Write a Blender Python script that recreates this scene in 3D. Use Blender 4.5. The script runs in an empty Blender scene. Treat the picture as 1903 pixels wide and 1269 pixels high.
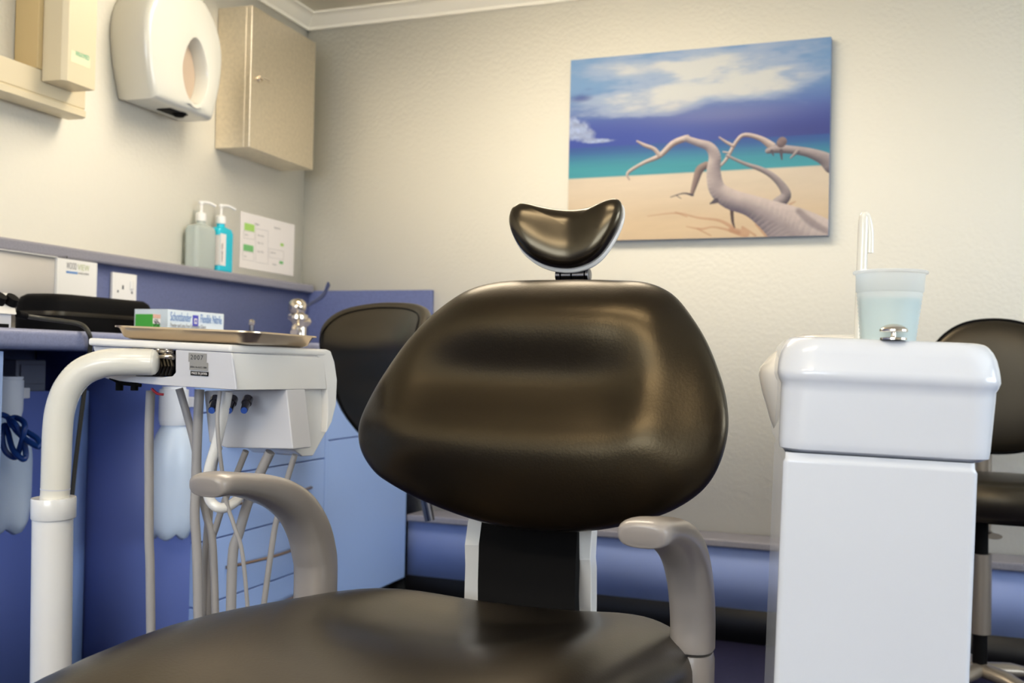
import bpy, bmesh, math, random
import numpy as np
from mathutils import Vector, Matrix

C = bpy.context.scene.collection
V = Vector
# ------------------------------------------------------------------ camera
IW, IH, FPX = 1903.0, 1269.0, 1988.0
CAM = V((0.0, 0.0, 0.88))
YAW, PITCH, ROLL = math.radians(21.9), math.radians(1.15), math.radians(1.15)
_F = V((-math.sin(YAW)*math.cos(PITCH), math.cos(YAW)*math.cos(PITCH), math.sin(PITCH)))
_R0 = V((math.cos(YAW), math.sin(YAW), 0))
_U0 = _R0.cross(_F)
_R = _R0*math.cos(ROLL) + _U0*math.sin(ROLL)
_U = -_R0*math.sin(ROLL) + _U0*math.cos(ROLL)
cam_data = bpy.data.cameras.new('camera')
cam = bpy.data.objects.new('camera', cam_data)
C.objects.link(cam)
cam.matrix_world = Matrix(((_R.x, _U.x, -_F.x, CAM.x), (_R.y, _U.y, -_F.y, CAM.y), (_R.z, _U.z, -_F.z, CAM.z), (0, 0, 0, 1)))
cam_data.sensor_width = 36.0
cam_data.lens = 36.0*FPX/IW
cam_data.clip_start = 0.02
cam_data.dof.use_dof = True
cam_data.dof.focus_distance = 1.45
cam_data.dof.aperture_fstop = 7.0
bpy.context.scene.camera = cam

sc = bpy.context.scene
sc.view_settings.view_transform = 'Standard'
sc.view_settings.look = 'None'
sc.view_settings.gamma = 1.0
sc.view_settings.use_curve_mapping = False
sc.view_settings.exposure = 0.38
sc.cycles.use_denoising = True
sc.cycles.max_bounces = 8

# ------------------------------------------------------------------ world and lights
world = bpy.data.worlds.new('world'); sc.world = world
world.use_nodes = True
wn = world.node_tree.nodes['Background']
wn.inputs[0].default_value = (0.72, 0.84, 1.0, 1); wn.inputs[1].default_value = 2.2

def area(name, loc, direction, sx, sy, power, col):
    d = bpy.data.lights.new(name, 'AREA'); d.shape = 'RECTANGLE'; d.size = sx; d.size_y = sy
    d.energy = power; d.color = col
    o = bpy.data.objects.new(name, d); C.objects.link(o)
    o.location = loc; o.rotation_euler = V(direction).to_track_quat('-Z', 'Y').to_euler()
    return o
# daylight that enters through the two windows (placed in the openings), and the ceiling lamps
XR, YF, ZC = 3.0, -3.0, 2.24          # unseen right wall, unseen wall behind the camera, ceiling
XC, YB = -2.363, 3.62                  # room corner, back wall
XL = -2.110                            # left wall, in the left wall's frame
area('window_daylight', (XR+0.05, 1.5, 1.45), (-1, -0.1, 0.0), 2.4, 1.1, 42, (0.80, 0.90, 1.0))
area('rear_window_daylight', (-0.3, YF-0.05, 1.45), (0, 1, -0.06), 2.6, 1.1, 44, (0.84, 0.92, 1.0))

# ------------------------------------------------------------------ pixel helpers (turn a pixel into a point on a real plane)
SKEW = math.radians(3.85)              # the left wall is not quite square to the back wall
_world_axes = (_F, _R, _U); _before = set()
def left_frame(on):
    """while on, things are built in the left wall's own frame (same camera position), then turned with the wall"""
    global _F, _R, _U, _before
    if on:
        Rm = Matrix.Rotation(-SKEW, 3, 'Z'); _F, _R, _U = (Rm @ a for a in _world_axes); _before = set(C.objects)
    else:
        _F, _R, _U = _world_axes
        for o in C.objects:
            if o not in _before and o.parent is None:
                o.matrix_world = Matrix.Rotation(SKEW, 4, 'Z') @ o.matrix_basis
def ray(px, py): return _F + _R*((px-951.5)/FPX) - _U*((py-634.5)/FPX)
def P(px, py, zc): return CAM + ray(px, py)*zc
def onX(px, py, X): d = ray(px, py); return CAM + d*((X-CAM.x)/d.x)
def onY(px, py, Y): d = ray(px, py); return CAM + d*((Y-CAM.y)/d.y)
def onZ(px, py, Z): d = ray(px, py); return CAM + d*((Z-CAM.z)/d.z)
def onPl(px, py, c, n): d = ray(px, py); return CAM + d*((c-CAM).dot(n)/d.dot(n))

# ------------------------------------------------------------------ materials
def lin(c):
    c = c/255.0
    return c/12.92 if c <= 0.04045 else ((c+0.055)/1.055)**2.4
def srgb(r, g, b): return (lin(r), lin(g), lin(b), 1)
def mat(name, col, rough=0.5, metal=0.0, coat=0.0, bump=0.0, bscale=60, var=0.0, vscale=20, trans=0.0, emit=None, estr=0.0, spec=0.5, sss=0.0, ior=None, coat_rough=0.05, detail=3):
    m = bpy.data.materials.new(name); m.use_nodes = True
    nt = m.node_tree; b = nt.nodes['Principled BSDF']
    b.inputs['Base Color'].default_value = col
    b.inputs['Roughness'].default_value = rough
    b.inputs['Metallic'].default_value = metal
    b.inputs['Coat Weight'].default_value = coat
    b.inputs['Coat Roughness'].default_value = coat_rough
    b.inputs['Transmission Weight'].default_value = trans
    b.inputs['Specular IOR Level'].default_value = spec
    if ior: b.inputs['IOR'].default_value = ior
    if sss:
        b.inputs['Subsurface Weight'].default_value = sss
        b.inputs['Subsurface Radius'].default_value = (0.02, 0.02, 0.02)
    if emit:
        b.inputs['Emission Color'].default_value = emit; b.inputs['Emission Strength'].default_value = estr
    tc = nt.nodes.new('ShaderNodeTexCoord')
    if bump:
        n = nt.nodes.new('ShaderNodeTexNoise'); n.inputs['Scale'].default_value = bscale; n.inputs['Detail'].default_value = detail
        nt.links.new(tc.outputs['Object'], n.inputs['Vector'])
        bp = nt.nodes.new('ShaderNodeBump'); bp.inputs['Strength'].default_value = bump; bp.inputs['Distance'].default_value = 0.01
        nt.links.new(n.outputs['Fac'], bp.inputs['Height']); nt.links.new(bp.outputs['Normal'], b.inputs['Normal'])
    if var:
        n = nt.nodes.new('ShaderNodeTexNoise'); n.inputs['Scale'].default_value = vscale; n.inputs['Detail'].default_value = 5
        nt.links.new(tc.outputs['Object'], n.inputs['Vector'])
        r = nt.nodes.new('ShaderNodeValToRGB')
        r.color_ramp.elements[0].position = 0.35; r.color_ramp.elements[1].position = 0.65
        r.color_ramp.elements[0].color = tuple(c*(1-var) for c in col[:3])+(1,)
        r.color_ramp.elements[1].color = tuple(min(1, c*(1+var)) for c in col[:3])+(1,)
        nt.links.new(n.outputs['Fac'], r.inputs['Fac']); nt.links.new(r.outputs['Color'], b.inputs['Base Color'])
    return m

M = {}
M['wall'] = mat('wall_paper', srgb(236, 233, 222), 0.75, bump=0.14, bscale=75, detail=2)
M['ceiling'] = mat('ceiling_paint', srgb(246, 240, 224), 0.8)
M['floor'] = mat('navy_floor', srgb(52, 50, 88), 0.45, var=0.15, vscale=90)
M['lam'] = mat('grey_blue_laminate', srgb(132, 138, 170), 0.42, var=0.10, vscale=260)
M['splash'] = mat('blue_grey_laminate', srgb(102, 112, 158), 0.45, var=0.08, vscale=120)
M['grey_ledge'] = mat('grey_ledge', srgb(140, 138, 148), 0.45, var=0.08, vscale=200)
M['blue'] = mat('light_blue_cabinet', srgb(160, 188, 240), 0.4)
M['blue_shaded'] = mat('shaded_blue_panel', srgb(118, 136, 208), 0.45)  # cabinet blue darkened, so the kneehole's shade is put into the colour
M['boxing'] = mat('blue_boxing', srgb(152, 172, 228), 0.45)
M['black'] = mat('black_plinth', srgb(14, 14, 18), 0.5)
M['leather'] = mat('black_leather', srgb(13, 10, 9), 0.31, coat=0.0, bump=0.03, bscale=260, spec=0.66)
M['leather'].node_tree.nodes['Principled BSDF'].inputs['Specular Tint'].default_value = (1.0, 0.76, 0.44, 1)
M['vinyl'] = mat('black_vinyl', srgb(18, 16, 14), 0.38, bump=0.03, bscale=300, spec=0.7)
M['vinyl'].node_tree.nodes['Principled BSDF'].inputs['Specular Tint'].default_value = (1.0, 0.84, 0.6, 1)
M['gloss_black'] = mat('gloss_black_vinyl', srgb(15, 12, 10), 0.22, spec=0.9)
M['gloss_black'].node_tree.nodes['Principled BSDF'].inputs['Specular Tint'].default_value = (1.0, 0.82, 0.55, 1)
M['matt_black'] = mat('matt_black', srgb(7, 6, 7), 0.7, spec=0.12)
M['white_gloss'] = mat('white_gloss', srgb(238, 236, 232), 0.22, coat=0.5)
M['cool_white'] = mat('cool_white_gloss', srgb(214, 218, 226), 0.2, coat=0.5)
M['dispenser'] = mat('ivory_gloss', srgb(212, 211, 202), 0.25, coat=0.4)
M['white_matt'] = mat('white_plastic', srgb(236, 234, 230), 0.4)
M['white_enamel'] = mat('white_enamel', srgb(228, 224, 212), 0.25, coat=0.4)
M['unit_grey'] = mat('pale_grey_plastic', srgb(205, 205, 210), 0.4)
M['arm'] = mat('taupe_plastic', srgb(158, 150, 144), 0.32, coat=0.25, coat_rough=0.15)
M['hose'] = mat('grey_hose', srgb(172, 168, 166), 0.4)
M['steel'] = mat('brushed_steel', srgb(236, 226, 208), 0.36, metal=1.0, var=0.05, vscale=80)
M['tray'] = mat('tray_steel', srgb(205, 186, 160), 0.28, metal=1.0)
M['chrome'] = mat('chrome', srgb(225, 215, 200), 0.12, metal=1.0)
M['dark_chrome'] = mat('dark_chrome', srgb(120, 118, 122), 0.2, metal=1.0)
M['bronze'] = mat('satin_bronze', srgb(150, 130, 118), 0.35, metal=1.0)
M['beige'] = mat('beige_plastic', srgb(222, 208, 176), 0.4)
M['beige_dark'] = mat('tan_plastic', srgb(205, 180, 130), 0.5)
M['aqua'] = mat('aqua_liquid', srgb(20, 190, 215), 0.25)
M['clear'] = mat('translucent_plastic', srgb(225, 232, 226), 0.25, trans=0.55, ior=1.2)
M['bottle'] = mat('milky_plastic', srgb(200, 215, 235), 0.35, sss=0.2)
M['bottle_cap'] = mat('milky_cap', srgb(226, 230, 238), 0.4)
M['paper'] = mat('paper', srgb(236, 230, 226), 0.7)
M['ink'] = mat('dark_ink', srgb(52, 52, 58), 0.6)
M['ink_grey'] = mat('grey_ink', srgb(150, 150, 152), 0.6)
M['green'] = mat('green_ink', srgb(120, 190, 120), 0.6)
M['lime'] = mat('lime_ink', srgb(170, 215, 110), 0.6)
M['green2'] = mat('bright_green', srgb(70, 170, 60), 0.5)
M['pale_green'] = mat('pale_green_ink', srgb(120, 195, 160), 0.6)
M['blue_ink'] = mat('blue_ink', srgb(60, 100, 190), 0.5)
M['blue_ink_pale'] = mat('pale_blue_ink', srgb(110, 150, 205), 0.5)
M['violet'] = mat('violet_ink', srgb(80, 80, 190), 0.5)
M['olive_ink'] = mat('olive_ink', srgb(196, 204, 160), 0.6)
M['silver'] = mat('silver_label', srgb(150, 148, 144), 0.4)
M['pink'] = mat('salmon_ink', srgb(225, 180, 160), 0.6)
M['screen'] = mat('viewer_screen', srgb(206, 202, 198), 0.35)
M['blue_hose'] = mat('navy_hose', srgb(22, 60, 130), 0.35)
M['red'] = mat('red_wire', srgb(190, 30, 50), 0.4)
M['cable'] = mat('olive_black_cable', srgb(48, 46, 38), 0.45)
M['stool_tan'] = mat('grey_brown_metal', srgb(150, 140, 128), 0.35, metal=0.6)
M['grey'] = mat('mid_grey', srgb(110, 114, 130), 0.5)
M['basin'] = mat('cream_ceramic', srgb(228, 222, 212), 0.2, coat=0.4)
def cup_mat(name, col):
    m = mat(name, col, 0.22, coat=0.3)
    nt = m.node_tree; b = nt.nodes['Principled BSDF']; out = nt.nodes['Material Output']
    tr = nt.nodes.new('ShaderNodeBsdfTranslucent'); tr.inputs[0].default_value = col
    tp = nt.nodes.new('ShaderNodeBsdfTransparent')
    m1 = nt.nodes.new('ShaderNodeMixShader'); m1.inputs[0].default_value = 0.5
    m2 = nt.nodes.new('ShaderNodeMixShader'); m2.inputs[0].default_value = 0.3
    nt.links.new(b.outputs[0], m1.inputs[1]); nt.links.new(tr.outputs[0], m1.inputs[2])
    nt.links.new(m1.outputs[0], m2.inputs[1]); nt.links.new(tp.outputs[0], m2.inputs[2])
    nt.links.new(m2.outputs[0], out.inputs['Surface'])
    return m
M['cup'] = cup_mat('cup_plastic', srgb(240, 243, 244))
M['cup_water'] = mat('pale_aqua_water', srgb(206, 250, 246), 0.3)
M['lamp'] = mat('lamp_diffuser', (1, 1, 1, 1), 0.5, emit=(1.0, 0.87, 0.67, 1), estr=10.5)

# ------------------------------------------------------------------ object helpers
def link(name, me, parent=None, m=None, smooth=True):
    o = bpy.data.objects.new(name, me)
    if m: me.materials.append(M[m] if isinstance(m, str) else m)
    for p in me.polygons: p.use_smooth = smooth
    C.objects.link(o)
    if parent is not None:
        o.parent = parent
        bpy.context.view_layer.update()
        o.matrix_parent_inverse = parent.matrix_world.inverted()
    else:
        co = [v.co for v in me.vertices]
        if co:
            lo = V((min(c.x for c in co), min(c.y for c in co), min(c.z for c in co)))
            hi = V((max(c.x for c in co), max(c.y for c in co), max(c.z for c in co)))
            s = V(((lo.x+hi.x)/2, (lo.y+hi.y)/2, lo.z))
            me.transform(Matrix.Translation(-s)); o.location = s
    return o
def finish(name, bm, m, parent=None, smooth=True, sharp=35, wn=False):
    bmesh.ops.recalc_face_normals(bm, faces=bm.faces)
    if smooth:
        a = math.radians(sharp)
        for e in bm.edges:
            if len(e.link_faces) == 2 and e.calc_face_angle(0) > a: e.smooth = False
    me = bpy.data.meshes.new(name); bm.to_mesh(me); bm.free()
    o = link(name, me, parent, m, smooth)
    if wn:
        w = o.modifiers.new('weighted_normal', 'WEIGHTED_NORMAL'); w.keep_sharp = True; w.weight = 80
    return o
def bevel(bm, r, seg=3, ang=30, geom=None):
    if r <= 0: return
    es = [e for e in (geom or bm.edges) if len(e.link_faces) == 2 and e.calc_face_angle(0) > math.radians(ang)]
    bmesh.ops.bevel(bm, geom=es, offset=r, segments=seg, profile=0.5, affect='EDGES', clamp_overlap=True)
def hexa(bm, pts):                       # 8 corners: bottom four, top four
    v = [bm.verts.new(p) for p in pts]
    for f in ((3, 2, 1, 0), (4, 5, 6, 7), (0, 1, 5, 4), (1, 2, 6, 5), (2, 3, 7, 6), (3, 0, 4, 7)):
        bm.faces.new([v[i] for i in f])
def box(name, x0, x1, y0, y1, z0, z1, m, parent=None, bev=0.0, seg=3):
    bm = bmesh.new()
    hexa(bm, [(x0, y0, z0), (x1, y0, z0), (x1, y1, z0), (x0, y1, z0), (x0, y0, z1), (x1, y0, z1), (x1, y1, z1), (x0, y1, z1)])
    bmesh.ops.recalc_face_normals(bm, faces=bm.faces)
    bevel(bm, bev, seg)
    return finish(name, bm, m, parent, wn=bev > 0)
def prism(name, poly, d, m, parent=None, bev=0.0, seg=3, ang=30, smooth=True):
    bm = bmesh.new(); d = V(d)
    a = [bm.verts.new(p) for p in poly]; b = [bm.verts.new(V(p)+d) for p in poly]
    bm.faces.new(a[::-1]); bm.faces.new(b)
    n = len(poly)
    for i in range(n): bm.faces.new((a[i], a[(i+1) % n], b[(i+1) % n], b[i]))
    bmesh.ops.recalc_face_normals(bm, faces=bm.faces)
    bevel(bm, bev, seg, ang)
    return finish(name, bm, m, parent, smooth, wn=bev > 0)
def catmull(pts, n=8, closed=False):
    pts = [V(p) for p in pts]; out = []; N = len(pts)
    for i in range(N if closed else N-1):
        if closed: p0, p1, p2, p3 = pts[i-1], pts[i], pts[(i+1) % N], pts[(i+2) % N]
        else: p0, p1, p2, p3 = pts[max(i-1, 0)], pts[i], pts[i+1], pts[min(i+2, N-1)]
        for k in range(n):
            t = k/n
            out.append(0.5*((2*p1)+(p2-p0)*t+(2*p0-5*p1+4*p2-p3)*t*t+(3*p1-p0-3*p2+p3)*t**3))
    if not closed: out.append(pts[-1].copy())
    return out
def add_tube(bm, pts, r, seg=14, caps=True, r2=None, side=None, power=2.0):
    """r: number or list (radius across 'side'); r2: radius along the other normal."""
    N = len(pts); pts = [V(p) for p in pts]
    rs = r if isinstance(r, (list, tuple)) else [r]*N
    r2s = rs if r2 is None else (r2 if isinstance(r2, (list, tuple)) else [r2]*N)
    rings = []; nrm = None
    for i, p in enumerate(pts):
        t = (pts[min(i+1, N-1)]-pts[max(i-1, 0)]).normalized()
        if side is not None:
            s = (V(side)-t*V(side).dot(t)).normalized(); u = t.cross(s)
        else:
            if nrm is None: nrm = t.orthogonal()
            nrm = (nrm-t*nrm.dot(t)).normalized(); s, u = nrm, t.cross(nrm)
        ring = []
        for k in range(seg):
            a = 2*math.pi*k/seg; ca, sa = math.cos(a), math.sin(a)
            ca = math.copysign(abs(ca)**(2/power), ca); sa = math.copysign(abs(sa)**(2/power), sa)
            ring.append(bm.verts.new(p+s*(rs[i]*ca)+u*(r2s[i]*sa)))
        rings.append(ring)
    for i in range(N-1):
        for k in range(seg):
            bm.faces.new((rings[i][k], rings[i][(k+1) % seg], rings[i+1][(k+1) % seg], rings[i+1][k]))
    if caps: bm.faces.new(rings[0][::-1]); bm.faces.new(rings[-1])
def tube(name, pts, r, m, parent=None, seg=14, smooth_path=6, **k):
    bm = bmesh.new()
    if smooth_path: pts = catmull(pts, smooth_path)
    add_tube(bm, pts, r, seg, **k)
    return finish(name, bm, m, parent, sharp=50)
def lathe_bm(bm, prof, c, axis=(0, 0, 1), seg=32):
    ax = V(axis).normalized(); a = ax.orthogonal().normalized() if abs(ax.z) < 0.999 else V((1, 0, 0)); b = ax.cross(a); c = V(c)
    rings = []
    for r, h in prof:
        if r < 1e-6: rings.append([bm.verts.new(c+ax*h)])
        else: rings.append([bm.verts.new(c+ax*h+(a*math.cos(2*math.pi*k/seg)+b*math.sin(2*math.pi*k/seg))*r) for k in range(seg)])
    for i in range(len(rings)-1):
        A, B = rings[i], rings[i+1]
        for k in range(seg):
            k2 = (k+1) % seg
            if len(A) == 1 and len(B) == 1: continue
            if len(A) == 1: bm.faces.new((A[0], B[k2], B[k]))
            elif len(B) == 1: bm.faces.new((A[k], A[k2], B[0]))
            else: bm.faces.new((A[k], A[k2], B[k2], B[k]))
    if len(rings[0]) > 1: bm.faces.new(rings[0][::-1])
    if len(rings[-1]) > 1: bm.faces.new(rings[-1])
def lathe(name, prof, c, m, parent=None, axis=(0, 0, 1), seg=32, sharp=40):
    bm = bmesh.new(); lathe_bm(bm, prof, c, axis, seg)
    return finish(name, bm, m, parent, sharp=sharp)
def cushion(name, outline, c, ex, ey, en, tf, tb, m, parent=None, shape=None, front=None, pf=3.0, rings=26, n=6):
    """closed pad: outline = 2D points in the (ex, ey) frame about c; tf / tb = thickness to front (en) / back."""
    out = [V((p[0], p[1], 0)) for p in outline]
    out = catmull(out, n, True)
    cx = sum(p.x for p in out)/len(out); cy = sum(p.y for p in out)/len(out)
    bm = bmesh.new(); K = len(out)
    def vert(q, u, v, side):
        h = (1-q**pf)**(1/2.2) if q < 1 else 0.0
        o = (tf if side > 0 else -tb)*h
        if shape: o += shape(u, v)
        if front and side > 0: o += front(u, v)*h
        return bm.verts.new(c+ex*u+ey*v+en*o)
    def ringset(side):
        R = []
        for i in range(rings+1):
            q = math.sin(0.5*math.pi*(i/rings))**0.9 if i else 0
            if i == 0: R.append([vert(0, cx, cy, side)])
            else: R.append([vert(q, cx+(p.x-cx)*q, cy+(p.y-cy)*q, side) for p in out])
        return R
    A = ringset(1); B = ringset(-1)
    for v in B[-1]: bm.verts.remove(v)
    B[-1] = A[-1]
    for R in (A, B):
        for i in range(rings):
            for k in range(K):
                k2 = (k+1) % K
                if i == 0: bm.faces.new((R[0][0], R[1][k], R[1][k2]))
                else: bm.faces.new((R[i][k], R[i+1][k], R[i+1][k2], R[i][k2]))
    return finish(name, bm, m, parent, sharp=80)
def rrect(hw, hd, r, n=6):
    pts = []; r = min(r, hw, hd)
    for cx, cy, a0 in ((hw-r, hd-r, 0), (-hw+r, hd-r, 90), (-hw+r, -hd+r, 180), (hw-r, -hd+r, 270)):
        for k in range(n+1):
            a = math.radians(a0+90*k/n); pts.append((cx+r*math.cos(a), cy+r*math.sin(a)))
    return pts
def loft(name, rings, c, ex, ey, ez, m, parent=None, cap0=True, cap1=True, sharp=40):
    """rings: list of (dx, dy, hw, hd, r, z)"""
    bm = bmesh.new(); R = []
    for dx, dy, hw, hd, r, z in rings:
        R.append([bm.verts.new(c+ex*(dx+x)+ey*(dy+y)+ez*z) for x, y in rrect(hw, hd, r)])
    n = len(R[0])
    for i in range(len(R)-1):
        for k in range(n): bm.faces.new((R[i][k], R[i][(k+1) % n], R[i+1][(k+1) % n], R[i+1][k]))
    if cap0: bm.faces.new(R[0][::-1])
    if cap1: bm.faces.new(R[-1])
    return finish(name, bm, m, parent, sharp=sharp, wn=True)
def empty(name, loc, label, cat, group=None):
    o = bpy.data.objects.new(name, None); C.objects.link(o); o.location = loc
    o.empty_display_size = 0.05
    return tag(o, label, cat, group)
def tag(o, label, cat, group=None):
    o['label'] = label; o['category'] = cat
    if group: o['group'] = group
    return o
def struct(o): o['kind'] = 'structure'; return o
def text(name, s, size, org, ex, ey, m, parent, squeeze=1.0, spacing=1.0, lift=0.0006, fit=None):
    cu = bpy.data.curves.new(name, 'FONT'); cu.body = s; cu.size = size; cu.space_character = spacing
    cu.extrude = 0.0001; cu.resolution_u = 3
    t = bpy.data.objects.new(name+'_tmp', cu); C.objects.link(t)
    bpy.context.view_layer.update()
    me = bpy.data.meshes.new_from_object(t.evaluated_get(bpy.context.evaluated_depsgraph_get()))
    bpy.data.objects.remove(t); bpy.data.curves.remove(cu)
    if fit: squeeze = fit/max(1e-6, max(v.co.x for v in me.vertices))
    ex = V(ex).normalized(); ey = V(ey).normalized(); en = ex.cross(ey).normalized(); org = V(org)+en*lift
    Mx = Matrix(((ex.x*squeeze, ey.x, en.x, org.x), (ex.y*squeeze, ey.y, en.y, org.y), (ex.z*squeeze, ey.z, en.z, org.z), (0, 0, 0, 1)))
    me.transform(Mx); me.materials.clear()
    return link(name, me, parent, m, False)
def patch(name, o, ex, ey, w, h, m, parent, th=0.0006, lift=0.0):
    ex = V(ex).normalized(); ey = V(ey).normalized(); en = ex.cross(ey).normalized(); o = V(o)+en*lift
    return prism(name, [o, o+ex*w, o+ex*w+ey*h, o+ey*h], en*th, m, parent, smooth=False)
X1, Y1, Z1 = V((1, 0, 0)), V((0, 1, 0)), V((0, 0, 1))

# ================================================================== THE ROOM
def wall_open(name, axis, pos, thick, a0, a1, z1, holes):
    """wall on plane axis=pos with rectangular window holes [(h0,h1,zz0,zz1)]"""
    bm = bmesh.new(); h0, h1, q0, q1 = holes
    for (s0, s1, t0, t1) in ((a0, h0, 0, z1), (h1, a1, 0, z1), (h0, h1, 0, q0), (h0, h1, q1, z1)):
        if axis == 'x': pts = [(pos, s0), (pos+thick, s0), (pos+thick, s1), (pos, s1)]
        else: pts = [(s0, pos), (s1, pos), (s1, pos+thick), (s0, pos+thick)]
        hexa(bm, [(x, y, t0) for x, y in pts]+[(x, y, t1) for x, y in pts])
    return struct(finish(name, bm, 'wall', None, False))
struct(box('floor', XC-0.3, XR+0.1, YF-0.1, YB+0.1, -0.06, 0.0, 'floor'))
struct(box('ceiling', XC-0.3, XR+0.1, YF-0.1, YB+0.1, ZC, ZC+0.06, 'ceiling'))
left_frame(True)
struct(box('wall_left', XL-0.1, XL, YF+0.1, YB+0.22, 0, ZC, 'wall'))
left_frame(False)
struct(box('wall_back', XC-0.2, XR+0.1, YB, YB+0.1, 0, ZC, 'wall'))
wall_open('wall_right', 'x', XR, 0.1, YF, YB, ZC, (0.3, 2.7, 0.9, 2.0))
wall_open('wall_front', 'y', YF-0.1, 0.1, XC-0.2, XR+0.1, ZC, (-1.6, 1.0, 0.9, 2.0))
# cove along the ceiling
def cove(name, a, b, inward):
    prof = [(0, 0), (0, -0.055), (0.008, -0.055), (0.010, -0.043), (0.022, -0.034), (0.036, -0.018), (0.046, -0.010), (0.060, -0.008), (0.060, 0)]
    inward = V(inward)
    return struct(prism(name, [V(a)+inward*p+Z1*q for p, q in prof], V(b)-V(a), 'ceiling'))
left_frame(True); cove('trim_1', (XL, YF+0.1, ZC), (XL, YB+0.19, ZC), (1, 0, 0)); left_frame(False)
cove('trim_2', (XC, YB, ZC), (XR, YB, ZC), (0, -1, 0))
# windows (unseen, but they light and reflect)
def window(name, ctr, ax, w, h):
    root = empty(name, ctr, '', ''); del root['label']; del root['category']; root['kind'] = 'structure'
    ctr = V(ctr); ax = V(ax); nn = ax.cross(Z1)
    bm = bmesh.new()
    def bar(s0, s1, t0, t1):
        pts = [ctr+ax*s+nn*d for s, d in ((s0, -0.025), (s1, -0.025), (s1, 0.025), (s0, 0.025))]
        hexa(bm, [p+Z1*t0 for p in pts]+[p+Z1*t1 for p in pts])
    bar(-w/2, w/2, -h/2, -h/2+0.06); bar(-w/2, w/2, h/2-0.06, h/2)
    bar(-w/2, -w/2+0.06, -h/2, h/2); bar(w/2-0.06, w/2, -h/2, h/2); bar(-0.03, 0.03, -h/2, h/2); bar(-w/2, w/2, 0.15, 0.19)
    finish('window_frame', bm, 'white_matt', root, False)
window('window_1', (XR+0.0, 1.5, 1.45), (0, 1, 0), 2.4, 1.1)
window('window_2', (-0.3, YF-0.0, 1.45), (1, 0, 0), 2.6, 1.1)
# ceiling lamps
def lamp(loc, sx, sy, label):
    r = empty('ceiling_light', (loc[0], loc[1], ZC-0.06), label, 'light')
    box('lamp_housing', loc[0]-sx/2-0.02, loc[0]+sx/2+0.02, loc[1]-sy/2-0.02, loc[1]+sy/2+0.02, ZC-0.03, ZC, 'white_matt', r, 0.005)
    box('diffuser', loc[0]-sx/2, loc[0]+sx/2, loc[1]-sy/2, loc[1]+sy/2, ZC-0.105, ZC-0.025, 'lamp', r, 0.01)
lamp((-0.45, 0.50), 0.8, 0.20, 'long warm ceiling light over the dental chair')
lamp((-1.18, 2.62), 1.2, 0.36, 'long warm ceiling light nearest the corner with steel cabinet')

lamp((-0.45, -0.95), 1.5, 0.40, 'added warm ceiling light behind the foot of the dental chair')  # unseen lamp, added for a warm gold reflection in the chair back
# low boxing along the back wall with grey ledge
ZB = 0.325; YBX = 3.47
XB0 = -1.792
struct(box('trim_3', XB0, XR, YBX+0.012, YB, 0.105, ZB-0.025, 'boxing'))
struct(box('trim_4', XB0, XR, YBX-0.006, YB, ZB-0.025, ZB, 'grey_ledge', None, 0.006))
struct(box('baseboard_back', XB0, XR, YBX, YB, 0, 0.105, 'black'))
# boxed ledge along the left wall
struct(box('trim_7', -2.33, -1.775, YB-0.022, YB, 0.90, onY(700, 540, YB).z, 'splash', None, 0.003))
left_frame(True)
XCF = -1.554                                 # cabinet front plane
XS = -2.062
zl = 1.170
struct(box('trim_5', XL, XS+0.022, YF+0.1, YB+0.125, zl-0.032, zl, 'grey_ledge', None, 0.008))
struct(box('trim_6', XL, XS, YF+0.1, YB+0.12, 0.0, zl-0.032, 'splash'))
XW = -1.535                                  # worktop front

# ------------------------------------------------------------------ worktop
WT = 0.928; YWE = 3.70
bm = bmesh.new()
hexa(bm, [(XS, YF+0.5, WT-0.04), (XW, YF+0.5, WT-0.04), (XW, YWE, WT-0.04), (XS, YWE, WT-0.04), (XS, YF+0.5, WT), (XW, YF+0.5, WT), (XW, YWE, WT), (XS, YWE, WT)])
bmesh.ops.recalc_face_normals(bm, faces=bm.faces)
bevel(bm, 0.012, 4, geom=[e for e in bm.edges if all(abs(v.co.x-XW) < 1e-4 for v in e.verts) and abs(e.verts[0].co.z-e.verts[1].co.z) < 1e-4])
tag(finish('worktop', bm, 'lam'), 'long speckled blue-grey laminate worktop with rounded front edge', 'worktop')
YD0, YD1, YE = 2.285, 2.947, 3.572
def drawer_cabinet():
    r = empty('drawer_cabinet', (XCF-0.25, (YD0+YD1)/2, 0), 'light blue drawer cabinet with bronze bow handles under worktop', 'cabinet')
    box('body', XS+0.005, XCF-0.02, YD0, YD1-0.002, 0.095, WT-0.041, 'blue_shaded', r)
    box('plinth', XS+0.005, XCF-0.06, YD0+0.01, YD1-0.01, 0.0, 0.095, 'black', r)
    lev = [0.10, 0.258, 0.418, 0.577, 0.74, WT-0.045]
    for i in range(5):
        d = box('drawer', XCF-0.0195, XCF, YD0+0.002, YD1-0.004, lev[i]+0.002, lev[i+1]-0.002, 'blue', r, 0.0015)
        zc = lev[i]+0.10 if i < 3 else (lev[i]+lev[i+1])/2
        if i == 2: zc = 0.497
        if i == 1: zc = 0.337
        ya, yb = YD0+0.13, YD1-0.09
        pts = [(XCF+0.03*math.sin(math.pi*t)+0.002, ya+(yb-ya)*t, zc) for t in [k/12 for k in range(13)]]
        tube('handle', pts, 0.0042, 'bronze', d, 8, 0, r2=0.006, side=(0, 0, 1))
    return r
drawer_cabinet()
r = empty('cupboard', (XCF-0.25, (YD1+YE)/2, 0), 'light blue cupboard between the drawers and low boxing', 'cabinet')
box('body', XS+0.005, XCF-0.02, YD1+0.001, YE, 0.095, WT-0.041, 'blue_shaded', r)
box('door', XCF-0.0195, XCF, YD1+0.018, YE, 0.10, 0.628, 'blue', r, 0.0015)
box('fascia', XCF-0.0195, XCF, YD1+0.018, YE, 0.632, WT-0.045, 'blue', r, 0.0015)
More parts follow.
